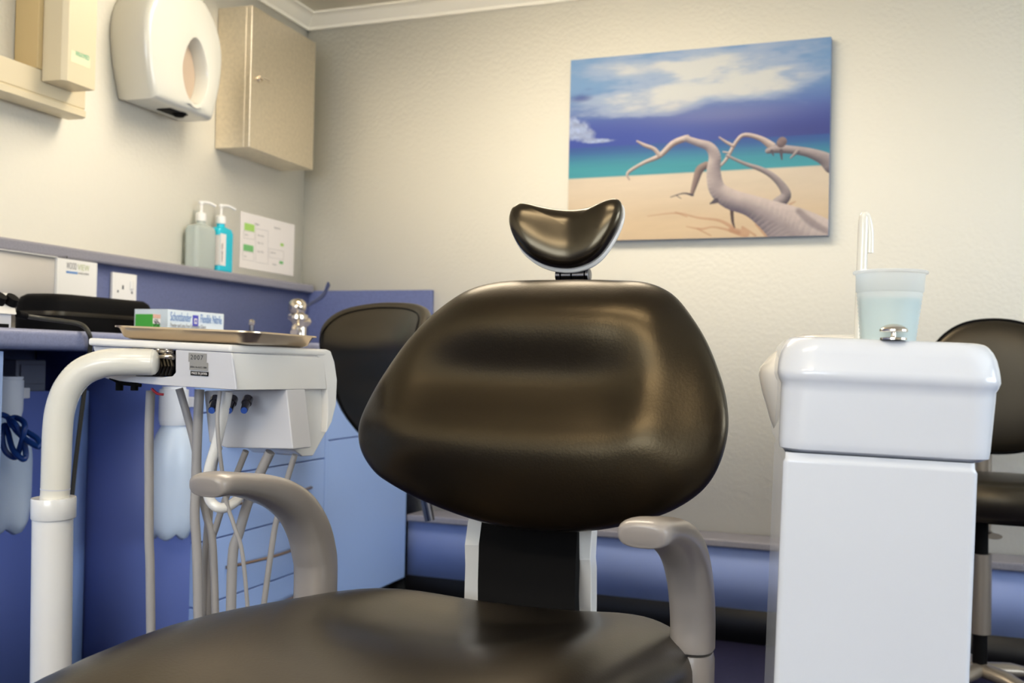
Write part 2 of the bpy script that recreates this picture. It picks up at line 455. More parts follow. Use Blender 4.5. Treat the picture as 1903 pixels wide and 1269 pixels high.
box('side_strip', XCF-0.0195, XCF+0.001, YD1-0.002, YD1+0.016, 0.10, WT-0.045, 'blue', r, 0.001)
box('plinth', XS+0.005, XCF-0.06, YD1+0.001, YE, 0.0, 0.095, 'black', r)
# kneehole: back panel and side strip
pk = onX(80, 727, -1.91); ye_ = onX(4, 760, XCF).y
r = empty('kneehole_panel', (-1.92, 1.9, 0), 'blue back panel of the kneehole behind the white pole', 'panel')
box('panel', -1.93, -1.91, ye_+0.004, YD0-0.012, 0.05, pk.z, 'blue_shaded', r)
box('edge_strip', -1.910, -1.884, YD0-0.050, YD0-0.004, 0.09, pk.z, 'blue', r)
g0, g1 = onX(22, 668, -1.99), onX(76, 727, -1.99)
r = empty('junction_box', (-2.02, g0.y, g1.z), 'grey junction box in the dark gap under the worktop', 'box')
box('housing', XS+0.001, -1.975, g0.y, g1.y, g1.z, g0.z, 'grey', r, 0.004)
box('cable_cover', -1.975, -1.969, g0.y+0.01, g1.y-0.01, g1.z+0.02, g0.z-0.012, 'grey', r, 0.002)
# end cabinet at far left of frame
r = empty('base_cabinet', (-1.8, 1.3, 0), 'light blue cabinet at the near end of the kneehole', 'cabinet')
ye = onX(4, 760, XCF).y
box('body', XS+0.005, XCF-0.02, 0.6, ye, 0.095, WT-0.041, 'blue', r)
box('door', XCF-0.0195, XCF, 0.602, ye, 0.10, WT-0.045, 'blue', r, 0.0015)
box('plinth', XS+0.005, XCF-0.06, 0.61, ye-0.01, 0.0, 0.095, 'black', r)

left_frame(False)
# ================================================================== WALL THINGS
# canvas print
def value_noise(u, v, seed, fx, fy):
    rng = np.random.RandomState(seed); g = rng.rand(int(fy*1.4)+3, int(fx*1.4)+3)
    x = u*fx; y = v*fy; xi = np.floor(x).astype(int); yi = np.floor(y).astype(int)
    tx = x-xi; ty = y-yi; tx = tx*tx*(3-2*tx); ty = ty*ty*(3-2*ty)
    return (g[yi, xi]*(1-tx)+g[yi, xi+1]*tx)*(1-ty)+(g[yi+1, xi]*(1-tx)+g[yi+1, xi+1]*tx)*ty
def fbm(u, v, seed, fx, fy, o=5):
    s = 0; a = 1; t = 0
    for i in range(o):
        s = s+a*value_noise(u, v, seed+i, fx*2**i, fy*2**i); t += a; a *= 0.55
    return s/t
def smooth(a, b, x):
    t = np.clip((x-a)/(b-a), 0, 1); return t*t*(3-2*t)
_src = [(168, 208), (1558, 85), (1562, 1140), (160, 1171)]; _dst = [(0, 0), (1, 0), (1, 1), (0, 1)]
A = []; bb = []
for (x, y), (u, v) in zip(_src, _dst):
    A.append([x, y, 1, 0, 0, 0, -u*x, -u*y]); bb.append(u)
    A.append([0, 0, 0, x, y, 1, -v*x, -v*y]); bb.append(v)
_h = np.linalg.solve(np.array(A, float), np.array(bb, float))
def rc(x, y):
    w = _h[6]*x+_h[7]*y+1
    return ((_h[0]*x+_h[1]*y+_h[2])/w, (_h[3]*x+_h[4]*y+_h[5])/w)
def canvas():
    tl, tr = onY(1059, 112, YB-0.03), onY(1541, 69, YB-0.03)
    br, bl = onY(1543, 437, YB-0.03), onY(1056, 449, YB-0.03)
    x0 = (tl.x+bl.x)/2; x1 = (tr.x+br.x)/2; z1 = (tl.z+tr.z)/2; z0 = (bl.z+br.z)/2
    tilt = ((tr.z-tl.z)+(br.z-bl.z))/2/(x1-x0)
    root = empty('canvas_print', ((x0+x1)/2, YB-0.015, z0), 'framed canvas print of driftwood on a tropical beach', 'picture')
    ex = V((1, 0, tilt)).normalized(); ez = V((-tilt, 0, 1)).normalized(); Wd = x1-x0; Hh = z1-z0
    o = V((x0, YB-0.030, z0-tilt*Wd/2))
    prism('canvas_frame', [o+Y1*0.001, o+Y1*0.001+ex*Wd, o+Y1*0.001+ex*Wd+ez*Hh, o+Y1*0.001+ez*Hh], (0, 0.027, 0), mat('canvas_edge', srgb(120, 140, 170), 0.7), root, 0.002, 2)
    nu, nv = 460, 340
    U, Vv = np.meshgrid(np.linspace(0, 1, nu), np.linspace(0, 1, nv))
    asp = Wd/Hh
    def L(r, g, b): return np.array([lin(r), lin(g), lin(b)])
    def mix(a, b, t): return a*(1-t[..., None])+b*t[..., None]
    col = np.zeros((nv, nu, 3))+L(60, 105, 165)
    # sky
    Z = np.zeros_like(col)
    sky = mix(Z+L(104, 142, 184), Z+L(48, 72, 152), smooth(0.14, 0.40, Vv))
    sky = mix(sky, Z+L(38, 52, 128), smooth(0.30, 0.47, Vv)*smooth(0.35, 0.95, U))
    sky = mix(sky, Z+L(34, 62, 150), smooth(0.34, 0.46, Vv)*(1-smooth(0.2, 0.6, U)))
    n = fbm(U, Vv, 3, 5, 12, 6); n2 = fbm(U*0.8+Vv*0.3, Vv, 11, 4, 13, 6)
    def blob(u0, v0, su, sv, k=0.0): return np.exp(-((U-u0)/su)**2-((Vv-v0-k*(U-u0))/sv)**2)
    env = 1.3*blob(0.56, 0.13, 0.30, 0.13, 0.08)+0.9*blob(0.78, 0.20, 0.16, 0.06)+0.85*blob(0.28, 0.24, 0.24, 0.07, -0.05)+0.65*blob(0.30, 0.315, 0.18, 0.03)+0.35*blob(0.1, 0.08, 0.2, 0.10)+0.30*blob(0.9, 0.08, 0.2, 0.08)
    cl = np.clip(env*(0.35+1.3*n2)+0.5*(n-0.5), 0, 1.2)
    cl = np.clip(cl+(0.25+0.9*np.clip(env, 0, 1))*(fbm(U+0.25*Vv, Vv, 61, 8, 22, 5)-0.5), 0, 1.3)
    sky = mix(sky, Z+L(150, 165, 190), smooth(0.15, 0.6, cl)*0.8)
    sky = mix(sky, Z+L(200, 200, 194), smooth(0.50, 1.15, cl*(0.72+0.5*fbm(U, Vv, 31, 7, 9, 5)))*0.9)
    sky = mix(sky, Z+L(112, 118, 160), 0.55*blob(0.62, 0.35, 0.3, 0.055))
    sky = mix(sky, Z+L(34, 58, 132), 0.8*smooth(0.25, 0.75, (blob(0.04, 0.21, 0.07, 0.035)+0.6*blob(0.08, 0.165, 0.04, 0.015))*(0.2+1.3*n2)))
    cum = 1.0*blob(0.03, 0.36, 0.05, 0.055)+0.9*blob(0.06, 0.42, 0.06, 0.04)+0.8*blob(0.15, 0.457, 0.09, 0.013)+0.32*blob(0.36, 0.415, 0.06, 0.018)
    nn = fbm(U, Vv, 23, 22, 20, 4)
    sky = mix(sky, Z+L(150, 164, 196)*(0.6+0.8*fbm(U, Vv, 91, 40, 36, 3))[..., None], smooth(0.38, 0.75, cum*(0.1+1.7*nn))*0.9)
    hz = 0.488
    sea = mix(np.zeros_like(col)+L(26, 74, 142), np.zeros_like(col)+L(48, 142, 156), smooth(hz, hz+0.13, Vv))
    sea = sea*(0.92+0.16*fbm(U, Vv, 40, 4, 60, 3))[..., None]
    col = mix(sky, sea, smooth(hz-0.003, hz+0.004, Vv))
    sh = 0.655-0.01*U
    sand = mix(np.zeros_like(col)+L(206, 190, 168), np.zeros_like(col)+L(202, 178, 146), smooth(0.66, 0.95, Vv))
    sand = sand*(0.93+0.14*fbm(U, Vv+U*0.1, 50, 6, 24, 5))[..., None]
    col = mix(col, sand, smooth(sh-0.004, sh+0.008, Vv))
    def stroke(pts, ws, ca, cb, soft=0.0016, alpha=1.0):
        nonlocal col
        q = [rc(x, y) for x, y in pts]
        if len(q) > 2:
            cc = catmull([(a, b, w) for (a, b), w in zip(q, ws)], 5)
            q = [(p.x, p.y) for p in cc]; w_ = [p.z for p in cc]
        else: w_ = list(ws)
        best = np.full(U.shape, 9.0); sg = np.zeros(U.shape)
        for (a, b, wa, wb) in zip(q[:-1], q[1:], w_[:-1], w_[1:]):
            ax_, ay = a[0]*asp, a[1]; dx, dy = b[0]*asp-ax_, b[1]-ay; l2 = dx*dx+dy*dy+1e-12
            t = np.clip(((U*asp-ax_)*dx+(Vv-ay)*dy)/l2, 0, 1)
            ddx = U*asp-(ax_+t*dx); ddy = Vv-(ay+t*dy); d = np.sqrt(ddx**2+ddy**2)
            rr = (wa+(wb-wa)*t)/1055.0/2; e = d-rr
            better = e < best
            sg = np.where(better, (ddx*0.35+ddy*0.93)/np.maximum(rr, 1e-4), sg); best = np.where(better, e, best)
        mask = (1-smooth(-soft, soft, best))*alpha
        tex = 0.88+0.24*fbm(U, Vv, 77, 40, 40, 3)
        shade = smooth(-0.75, 0.75, sg)
        c_ = (ca*(1-shade[..., None])+cb*shade[..., None])*tex[..., None]
        col = col*(1-mask[..., None])+c_*mask[..., None]
    SH1, SH2 = L(176, 130, 100), L(170, 122, 92)
    for pts, ws in (([(590, 1036), (745, 1020), (860, 1045), (975, 1060), (1050, 1100)], (5, 9, 11, 16, 22)), ([(800, 1092), (880, 1105), (950, 1095), (1080, 1125)], (6, 12, 10, 20)),
                    ([(860, 1105), (930, 1140)], (9, 8)), ([(1040, 1110), (1120, 1130), (1100, 1095), (1170, 1140)], (30, 40, 12, 14)), ([(1350, 975), (1380, 960)], (14, 8)), ([(1180, 1075), (1250, 1150)], (30, 40)),
                    ([(740, 1015), (800, 1040)], (7, 7))):
        stroke(pts, ws, SH1, SH2, 0.004, 0.65)
    W1, W2 = L(214, 196, 186), L(92, 72, 72)
    G1, G2 = L(170, 156, 154), L(70, 62, 74)
    stroke([(1040, 985), (1046, 1060), (1058, 1098)], (22, 16, 6), L(80, 58, 56), L(50, 38, 42))
    stroke([(975, 770), (1010, 730), (1060, 640), (1105, 605), (1190, 625), (1250, 665)], (14, 18, 20, 22, 28, 44), W1, W2)
    stroke([(968, 618), (1000, 640), (1040, 662)], (8, 14, 18), W1, W2)
    stroke([(1230, 690), (1280, 680), (1360, 685), (1450, 700), (1530, 730), (1575, 765)], (30, 44, 44, 50, 70, 90), G1, G2)
    stroke([(1300, 648), (1305, 640)], (50, 50), L(130, 108, 108), L(84, 70, 76))
    stroke([(1300, 690), (1305, 735)], (20, 8), G2, G2); stroke([(1250, 690), (1260, 715)], (16, 6), G2, G2); stroke([(1390, 690), (1352, 728)], (22, 8), G1, G2)
    stroke([(1010, 715), (1100, 755), (1200, 790), (1265, 830), (1315, 885), (1330, 930), (1290, 970)], (14, 18, 28, 34, 44, 56, 70), G1, G2)
    stroke([(990, 695), (1020, 700)], (8, 10), W1, W2)
    stroke([(900, 765), (865, 790), (845, 850), (825, 920)], (40, 46, 36, 22), L(150, 128, 120), L(74, 60, 66))
    stroke([(830, 925), (780, 915), (712, 935)], (14, 8, 5), G2, G2); stroke([(745, 928), (768, 942)], (5, 4), G2, G2)
    stroke([(488, 840), (482, 805), (560, 755), (650, 715), (720, 650), (790, 622)], (10, 18, 20, 28, 34, 36), W1, W2)
    stroke([(650, 715), (620, 680), (570, 660), (528, 638)], (24, 22, 20, 10), W1, W2)
    stroke([(800, 608), (808, 625)], (10, 20), W1, W2)
    stroke([(790, 625), (850, 645), (915, 668), (945, 720), (940, 800), (960, 890), (1030, 945), (1150, 985), (1290, 1060), (1400, 1140), (1520, 1250)], (34, 40, 52, 66, 78, 92, 110, 120, 190, 280, 380), L(196, 180, 174), L(84, 76, 92))
    stroke([(955, 955), (925, 970)], (30, 8), G2, G2)
    stroke([(1400, 1010), (1470, 1070), (1560, 1120)], (30, 40, 30), L(120, 104, 104), L(84, 76, 88), 0.01, 0.6)
    col = np.clip(col, 0, 1)
    me = bpy.data.meshes.new('print')
    co = np.empty((nv, nu, 3)); oo = np.array(o-Y1*0.0012+ez*Hh)
    co[:] = oo+U[..., None]*Wd*np.array(ex)-Vv[..., None]*Hh*np.array(ez)
    idx = np.arange(nu*nv).reshape(nv, nu)
    f = np.stack([idx[:-1, :-1], idx[1:, :-1], idx[1:, 1:], idx[:-1, 1:]], -1).reshape(-1, 4)
    me.vertices.add(nu*nv); me.vertices.foreach_set('co', co.reshape(-1))
    me.loops.add(f.size); me.loops.foreach_set('vertex_index', f.reshape(-1).astype(np.int32))
    me.polygons.add(len(f)); me.polygons.foreach_set('loop_start', np.arange(0, f.size, 4, dtype=np.int32))
    me.update(calc_edges=True); me.validate()
    at = me.color_attributes.new('print_color', 'FLOAT_COLOR', 'POINT')
    at.data.foreach_set('color', np.concatenate([col.reshape(-1, 3), np.ones((nu*nv, 1))], 1).reshape(-1).astype(np.float32))
    m = mat('canvas_ink', (1, 1, 1, 1), 0.55)
    a = m.node_tree.nodes.new('ShaderNodeVertexColor'); a.layer_name = 'print_color'
    m.node_tree.links.new(a.outputs['Color'], m.node_tree.nodes['Principled BSDF'].inputs['Base Color'])
    link('print', me, root, m, False)
canvas()
left_frame(True)

# stainless paper towel cabinet
def towel_cabinet():
    y0 = onX(402, 150, XL).y
    xf = onY(466, 150, y0).x
    y1 = onX(584, 200, xf).y
    zt = (onX(473, 14, xf).z+onX(588, 78, xf).z)/2; zb = (onX(462, 272, xf).z+onX(579, 316, xf).z)/2
    r = empty('towel_cabinet', (XL, (y0+y1)/2, zb), 'brushed stainless steel paper towel cabinet with small key lock', 'dispenser')
    box('body', XL+0.001, xf-0.022, y0, y1, zb, zt, 'steel', r, 0.002)
    d = box('door', xf-0.021, xf, y0-0.001, y1+0.001, zb, zt, 'steel', r, 0.002)
    k = onX(484, 148, xf)
    bm = bmesh.new()
    lathe_bm(bm, [(0.011, 0), (0.011, 0.004), (0.006, 0.006), (0.005, 0.018), (0, 0.020)], V((xf, k.y-0.01, k.z)), X1, 16)
    hexa(bm, [(xf+0.012, k.y-0.03, k.z-0.003), (xf+0.017, k.y-0.03, k.z-0.003), (xf+0.017, k.y+0.035, k.z-0.003), (xf+0.012, k.y+0.035, k.z-0.003),
              (xf+0.012, k.y-0.03, k.z+0.004), (xf+0.017, k.y-0.03, k.z+0.004), (xf+0.017, k.y+0.035, k.z+0.007), (xf+0.012, k.y+0.035, k.z+0.007)])
    finish('key_lock', bm, 'chrome', d)
towel_cabinet()

# oval white roll dispenser
def roll_dispenser():
    xf = XL+0.135
    y0 = onX(272, 120, xf).y; y1 = onX(416, 120, xf).y
    zb = (onX(278, 186, xf).z+onX(392, 214, xf).z)/2; hw = (y1-y0)/2; cy = (y0+y1)/2; Hh = 0.385; cz = zb+Hh*0.52
    r = empty('roll_dispenser', (XL, cy, zb), 'glossy white oval paper roll dispenser with teardrop viewing slot', 'dispenser')
    N = 64; ol = []
    for k in range(N):
        a = 2*math.pi*k/N; c, s = math.cos(a), math.sin(a)
        z = cz-zb
        if s > 0: ol.append((hw*c, (Hh-z)*s))
        else:
            m_ = max(abs(c), abs(s)); yy, zz = c/m_, s/m_          # square-ish lower half with flat base
            ol.append((hw*yy*(1-0.24*(-zz)**1.8), z*zz))
    ey_, ez_ = Y1, Z1
    h = onX(362, 132, xf); hy, hz = h.y-cy, h.z-cz
    rings = []
    def R(f, x): return [V((x, cy+a*f, cz+b*f)) for a, b in ol]
    rings.append(R(0.97, XL+0.001)); rings.append(R(1.0, XL+0.03)); rings.append(R(1.0, xf-0.03)); rings.append(R(0.994, xf-0.018)); rings.append(R(0.975, xf-0.008)); rings.append(R(0.945, xf-0.002))
    rings.append(R(0.90, xf+0.001))
    def E(fy, fz, x):
        out = []
        for k in range(N):
            a = math.atan2((ol[k][1]-hz), (ol[k][0]-hy)); b, c2 = math.cos(a), math.sin(a)
            w = fy*(1.0 if c2 < 0 else 1-0.25*c2)
            out.append(V((x, cy+hy+w*b, cz+hz+fz*c2)))
        return out
    rings += [E(0.078, 0.115, xf+0.006), E(0.068, 0.104, xf+0.004), E(0.064, 0.100, xf-0.004), E(0.060, 0.096, xf-0.045)]
    bm = bmesh.new(); VR = [[bm.verts.new(p) for p in q] for q in rings]
    for i in range(len(VR)-1):
        for k in range(N): bm.faces.new((VR[i][k], VR[i][(k+1) % N], VR[i+1][(k+1) % N], VR[i+1][k]))
    bm.faces.new(VR[0][::-1])
    finish('cover', bm, 'dispenser', r, sharp=42)
    bm = bmesh.new(); q = [bm.verts.new(p) for p in E(0.0595, 0.0955, xf-0.040)]; q2 = [bm.verts.new(p-X1*0.002) for p in E(0.0595, 0.0955, xf-0.040)]
    bm.faces.new(q); bm.faces.new(q2[::-1])
    for k in range(N): bm.faces.new((q[k], q[(k+1) % N], q2[(k+1) % N], q2[k]))
    finish('viewing_slot', bm, mat('roll_card', srgb(186, 166, 146), 0.6), r)
    box('paper_exit', XL+0.05, xf-0.035, cy-0.03, cy+0.06, zb-0.003, zb+0.002, 'matt_black', r, 0.001)
    lathe('tear_knob', [(0.0, -0.014), (0.014, -0.012), (0.022, -0.004), (0.022, 0.003)], (xf-0.05, cy+0.035, zb), 'matt_black', r)
roll_dispenser()

# beige wall bracket rail, top left
def wall_bracket():
    xb = XL+0.075; xu = XL+0.15
    e = onX(158, 190, xb); zb = onX(157, 221, xb).z; zt = onX(158, 160, xb).z
    r = empty('wall_bracket', (XL, e.y-0.3, zb), 'beige wall-mounted rail bracket with upright and green-lettered sticker', 'bracket')
    bm = bmesh.new()
    prof = [(XL+0.001, zb+0.012), (XL+0.001, zt), (xb, zt), (xb, zb+0.028), (xb-0.003, zb+0.026), (xb-0.003, zb+0.024), (xb+0.004, zb+0.020), (xb+0.004, zb+0.004), (xb-0.006, zb), (XL+0.02, zb)]
    prism('rail', [V((x, e.y-1.1, z)) for x, z in prof], (0, 1.1, 0), 'beige', r)
    u1 = onX(180, 60, xu).y; u0 = onX(122, 60, xu).y
    zu = onX(172, 167, xu).z
    prism('upright', [V((xb+0.003, u0, zu)), V((xu-0.012, u0, zu)), V((xu, u0+0.012, zu)), V((xu, u1, zu)), V((xb+0.003, u1, zu))], (0, 0, ZC-0.02-zu), 'beige', r, 0.002, 2)
    box('inner_channel', XL+0.001, xb+0.002, u0-0.015, u0+0.05, zt+0.001, ZC-0.02, 'beige_dark', r, 0.002)
    s = onX(131, 92, xu); s2 = onX(131, 114, xu); s3 = onX(167, 105, xu)
    patch('sticker', V((xu, s2.y, s2.z)), Y1, Z1, s3.y-s.y, s.z-s2.z, mat('sticker_paper', srgb(226, 226, 190), 0.6), r, 0.0004, 0.0003)
    text('sticker_lettering', 'WRAYMED', 0.019, V((xu+0.0008, s2.y+0.016, s2.z+0.020)), Y1, Z1, 'pale_green', r, fit=(s3.y-s.y)*0.72)
wall_bracket()

# poster sheet on the wall above the ledge
def poster():
    xp = XL+0.002
    a = onX(447, 400, xp); b = onX(547, 440, xp); zb = onX(447, 497, xp).z; zt = onX(447, 392, xp).z
    w = b.y-a.y
    r = empty('instruction_sheet', (XL, (a.y+b.y)/2, zl+0.004), 'white instruction sheet with green headed boxes taped above ledge', 'poster')
    zb = max(zb, zl+0.006)
    patch('sheet', V((xp-0.001, a.y, zb)), Y1, Z1, w, zt-zb, 'paper', r, 0.001, 0)
    def pt(px, py): q = onX(px, py, xp); return q
    def rect(x0, y0, x1, y1, m, nm='printed_box'):
        p0 = pt(x0, y1); p1 = pt(x1, y0); patch(nm, V((xp, p0.y, p0.z)), Y1, Z1, p1.y-p0.y, p1.z-p0.z-0.0, m, r, 0.0004, 0.0002)
    rect(454, 418, 473, 427, 'lime'); rect(452, 457, 471, 465, 'green')
    def frame(x0, y0, x1, y1, slope=0.17):
        bm = bmesh.new()
        p = [pt(x0, y0), pt(x1, y0+(x1-x0)*slope), pt(x1, y1+(x1-x0)*slope), pt(x0, y1)]
        for i in range(4): add_tube(bm, [p[i], p[(i+1) % 4]], 0.0005, 6)
        finish('printed_frame', bm, 'ink_grey', r)
    frame(453, 428, 473, 442); frame(451, 466, 471, 482); frame(475, 425, 498, 487); frame(500, 462, 527, 478)
    for (x, y, s, n) in ((473, 417, 0.010, 'Hygiene'), (509, 424, 0.010, 'Instructions'), (478, 438, 0.009, 'Clean  Rinse'), (478, 452, 0.009, 'Wipe   Dry'), (478, 468, 0.009, 'Spray  Wait'), (502, 470, 0.009, 'Hands first'), (506, 492, 0.009, 'Dispose'), (455, 437, 0.008, 'Before'), (453, 477, 0.008, 'After')):
        p = pt(x, y); text('printed_lines', n, s, V((xp+0.0003, p.y, p.z)), Y1, Z1, 'ink_grey', r)
    rect(521, 453, 527, 457, 'lime'); rect(519, 486, 526, 490, 'green')
poster()

# pump bottles on ledge
def pump_bottle(px0, px1, ytop, zcx, liquid, label, nozzle_dy, lab=False):
    w0 = onX(px0, 480, zcx); w1 = onX(px1, 480, zcx); hw = (w1.y-w0.y)/2*0.86; cy = (w0.y+w1.y)/2; c = V((zcx, cy, zl))
    ht = onX((px0+px1)/2, ytop, zcx).z-zl; hd = 0.026
    r = empty('pump_bottle', c, label, 'bottle', 'pump bottles on the ledge')
    loft('bottle_body', [(0, 0, hd*0.9, hw*0.95, 0.010, 0.0), (0, 0, hd, hw, 0.014, 0.006), (0, 0, hd, hw, 0.014, ht*0.86), (0, 0, hd*0.9, hw*0.88, 0.014, ht*0.94), (0, 0, 0.013, 0.015, 0.013, ht), (0, 0, 0.013, 0.014, 0.013, ht+0.018)], c, X1, Y1, Z1, liquid, r)
    lathe('pump_collar', [(0.017, ht+0.010), (0.017, ht+0.034), (0.012, ht+0.038), (0.005, ht+0.04), (0.005, ht+0.065), (0.009, ht+0.066), (0.009, ht+0.076), (0, ht+0.078)], c, 'white_matt', r, seg=20)
    tube('nozzle', [c+Z1*(ht+0.072), c+V((0.01, nozzle_dy*0.5, ht+0.074)), c+V((0.02, nozzle_dy, ht+0.066))], 0.005, 'white_matt', r, 8)
    if lab:
        patch('front_label', c+V((hd*0.2, -hw-0.0005, ht*0.12)), X1, Z1, hd*0.9, ht*0.66, 'paper', r, 0.0005, 0)
        patch('side_label', c+V((hd+0.0002, -hw*0.9, ht*0.12)), Y1, Z1, hw*0.75, ht*0.7, 'paper', r, 0.0005, 0)
        text('label_lettering', 'HAND GEL', 0.013, c+V((hd+0.0009, -hw*0.55, ht*0.2)), Z1, -Y1, 'ink', r)
    return r
pump_bottle(350, 393, 416, -2.073, 'clear', 'clear plastic pump bottle with colourless liquid on ledge', 0.05)
pump_bottle(392, 425, 421, -2.073, 'aqua', 'turquoise pump bottle with white label beside clear bottle', 0.055, True)

# x-ray viewer light box
def light_box():
    xv = XS+0.028
    y1 = onX(180, 520, xv).y; zt = min(onX(180, 477, xv).z, zl-0.034); zb = WT+0.012
    y0 = y1-0.62
    r = empty('light_box', (xv, y1-0.3, zb), 'white wall-mounted x-ray viewer with grey screen above worktop', 'light box')
    sy = onX(106, 520, xv).y; sz = onX(106, 477, xv).z
    bm = bmesh.new()
    # frame with screen opening
    for (a0, a1, q0, q1) in ((y0, sy, sz, zt), (sy, y1, zb, zt), (y0, sy, zb, zb+0.006)):
        hexa(bm, [(XS+0.001, a0, q0), (xv, a0, q0), (xv, a1, q0), (XS+0.001, a1, q0), (XS+0.001, a0, q1), (xv, a0, q1), (xv, a1, q1), (XS+0.001, a1, q1)])
    finish('viewer_case', bm, 'white_matt', r, False)
    box('viewer_screen', XS+0.002, xv-0.007, y0+0.001, sy-0.0005, zb+0.007, sz-0.001, 'screen', r)
    t = onX(123, 499, xv)
    e = V((0, 1, 0))
    text('logo_dark', 'WOOD', 0.026, V((xv, t.y, t.z)), Y1, Z1, 'ink_grey', r, fit=onX(142, 502, xv).y-t.y)
    t2 = onX(144, 502, xv)
    text('logo_pale', 'VIEW', 0.024, V((xv, t2.y, t.z)), Y1, Z1, 'olive_ink', r, fit=onX(166, 502, xv).y-t2.y)
    t = onX(123, 503, xv)
    patch('logo_underline', V((xv, t.y, t.z-0.006)), Y1, Z1, onX(144, 503, xv).y-t.y, 0.006, 'blue_ink_pale', r, 0.0004, 0.0003)
    text('logo_small_line', 'medical products', 0.010, V((xv, onX(145, 503, xv).y, t.z-0.005)), Y1, Z1, 'ink_grey', r, fit=onX(165, 503, xv).y-onX(145, 503, xv).y)
    s = onX(124, 476, xv); lathe('screw', [(0.004, 0), (0.003, 0.002), (0, 0.0025)], V((xv, s.y, s.z-0.003)), 'dark_chrome', r, X1, 12)
light_box()

# UK socket
def socket():
    y0 = onX(209, 540, XS+0.01).y; y1 = onX(254, 540, XS+0.01).y; zt = onX(209, 505, XS+0.01).z; zb = zt-(y1-y0)*1.0
    r = empty('wall_socket', (XS, (y0+y1)/2, zb), 'white single plug socket on the blue splashback', 'socket')
    box('socket_plate', XS+0.0005, XS+0.010, y0, y1, zb, zt, 'white_matt', r, 0.002)
    w = y1-y0
    for (a, b, ww, hh) in ((0.42, 0.62, 0.06, 0.11), (0.22, 0.50, 0.05, 0.06), (0.80, 0.50, 0.05, 0.06), (0.30, 0.26, 0.06, 0.05), (0.54, 0.26, 0.06, 0.05)):
        box('socket_hole', XS+0.0098, XS+0.0105, y0+a*w-ww*w/2, y0+a*w+ww*w/2, zb+b*w-hh*w/2, zb+b*w+hh*w/2, 'ink', r)
    box('rocker_switch', XS+0.0100, XS+0.015, y0+0.70*w, y0+0.84*w, zb+0.58*w, zb+0.82*w, 'white_gloss', r, 0.002)
socket()

# ================================================================== ON THE WORKTOP
# spectacle / loupes case
def hard_case():
    X = -1.83
    a = onX(105, 590, X); b = onX(297, 590, X); zt = onX(180, 551, X).z
    r = empty('zip_case', (X-0.06, (a.y+b.y)/2, WT), 'black zipped hard case lying on the worktop', 'case')
    cy = (a.y+b.y)/2; hw = (b.y-a.y)/2; h = zt-WT; hd = 0.075; c = V((X-hd, cy, WT))
    loft('lower_shell', [(0, 0, hd*0.93, hw*0.95, 0.04, 0.0), (0, 0, hd, hw, 0.05, h*0.12), (0, 0, hd, hw, 0.05, h*0.48)], c, X1, Y1, Z1, 'matt_black', r)
    loft('lid', [(0, 0, hd, hw, 0.05, h*0.54), (0, 0, hd*0.99, hw*0.985, 0.05, h*0.78), (0, 0, hd*0.94, hw*0.95, 0.05, h*0.92), (0, 0, hd*0.82, hw*0.88, 0.045, h)], c, X1, Y1, Z1, 'matt_black', r)
    loft('zip_band', [(0, 0, hd*1.015, hw*1.01, 0.05, h*0.46), (0, 0, hd*1.02, hw*1.012, 0.05, h*0.51), (0, 0, hd*1.015, hw*1.01, 0.05, h*0.56)], c, X1, Y1, Z1, 'vinyl', r)
hard_case()
def glove_box():
    X = -1.655
    a = onX(312, 590, X); b = onX(416, 590, X); zt = (onX(314, 574, X).z+onX(414, 584, X).z)/2
    r = empty('glove_box', (X-0.06, (a.y+b.y)/2, WT), 'white carton of nitrile gloves with blue printing on worktop', 'carton')
    box('carton', X-0.10, X, a.y, b.y, WT, zt, mat('carton_card', srgb(226, 236, 242), 0.5), r, 0.001)
    w = b.y-a.y; h = zt-WT; X2 = X+0.0003
    text('carton_lettering', 'Schottlander', 0.0285*w/0.22, V((X2, a.y+0.035*w, WT+h*0.60)), Y1, Z1, 'blue_ink_pale', r, fit=0.36*w)
    text('carton_lettering', 'Flexible Nitrile', 0.0285*w/0.22, V((X2, a.y+0.555*w, WT+h*0.60)), Y1, Z1, 'blue_ink_pale', r, fit=0.40*w)
    text('carton_small_print', 'Powder and Latex Free Examination Gloves', 0.0145*w/0.22, V((X2, a.y+0.04*w, WT+h*0.36)), Y1, Z1, 'ink_grey', r, fit=0.62*w)
    patch('carton_logo', V((X2, a.y+0.42*w, WT+h*0.44)), Y1, Z1, 0.10*w, h*0.42, 'violet', r, 0.0004, 0.0002)
    patch('carton_logo_mark', V((X2+0.0006, a.y+0.445*w, WT+h*0.54)), Y1, Z1, 0.05*w, h*0.2, 'paper', r, 0.0003, 0.0002)
    patch('carton_logo_core', V((X2+0.0010, a.y+0.458*w, WT+h*0.59)), Y1, Z1, 0.024*w, h*0.1, 'violet', r, 0.0003, 0.0002)
    # small printed battery pack beside it
    X = -1.60
    a = onX(284, 590, X); b = onX(298, 590, X); zt = onX(290, 584, X).z
    r = empty('battery_pack', (X-0.02, (a.y+b.y)/2, WT), 'small green printed carton in front of the black case', 'carton')
    box('carton', X-0.05, X, a.y, b.y, WT, zt, 'green2', r, 0.001)
    h = zt-WT; patch('white_band', V((X+0.0002, a.y, WT+h*0.56)), Y1, Z1, b.y-a.y, h*0.25, 'paper', r, 0.0004, 0)
    patch('salmon_band', V((X+0.0002, a.y, WT+h*0.82)), Y1, Z1, b.y-a.y, h*0.18, 'pink', r, 0.0004, 0)
    text('chevron_marks', '>>', 0.030, V((X+0.0004, a.y+0.002, WT+0.018)), Y1, Z1, 'ink', r, 0.75)
    text('band_marks', 'GEL', 0.013, V((X+0.0008, a.y+0.003, WT+h*0.60)), Y1, Z1, 'ink', r, 0.8)
glove_box()
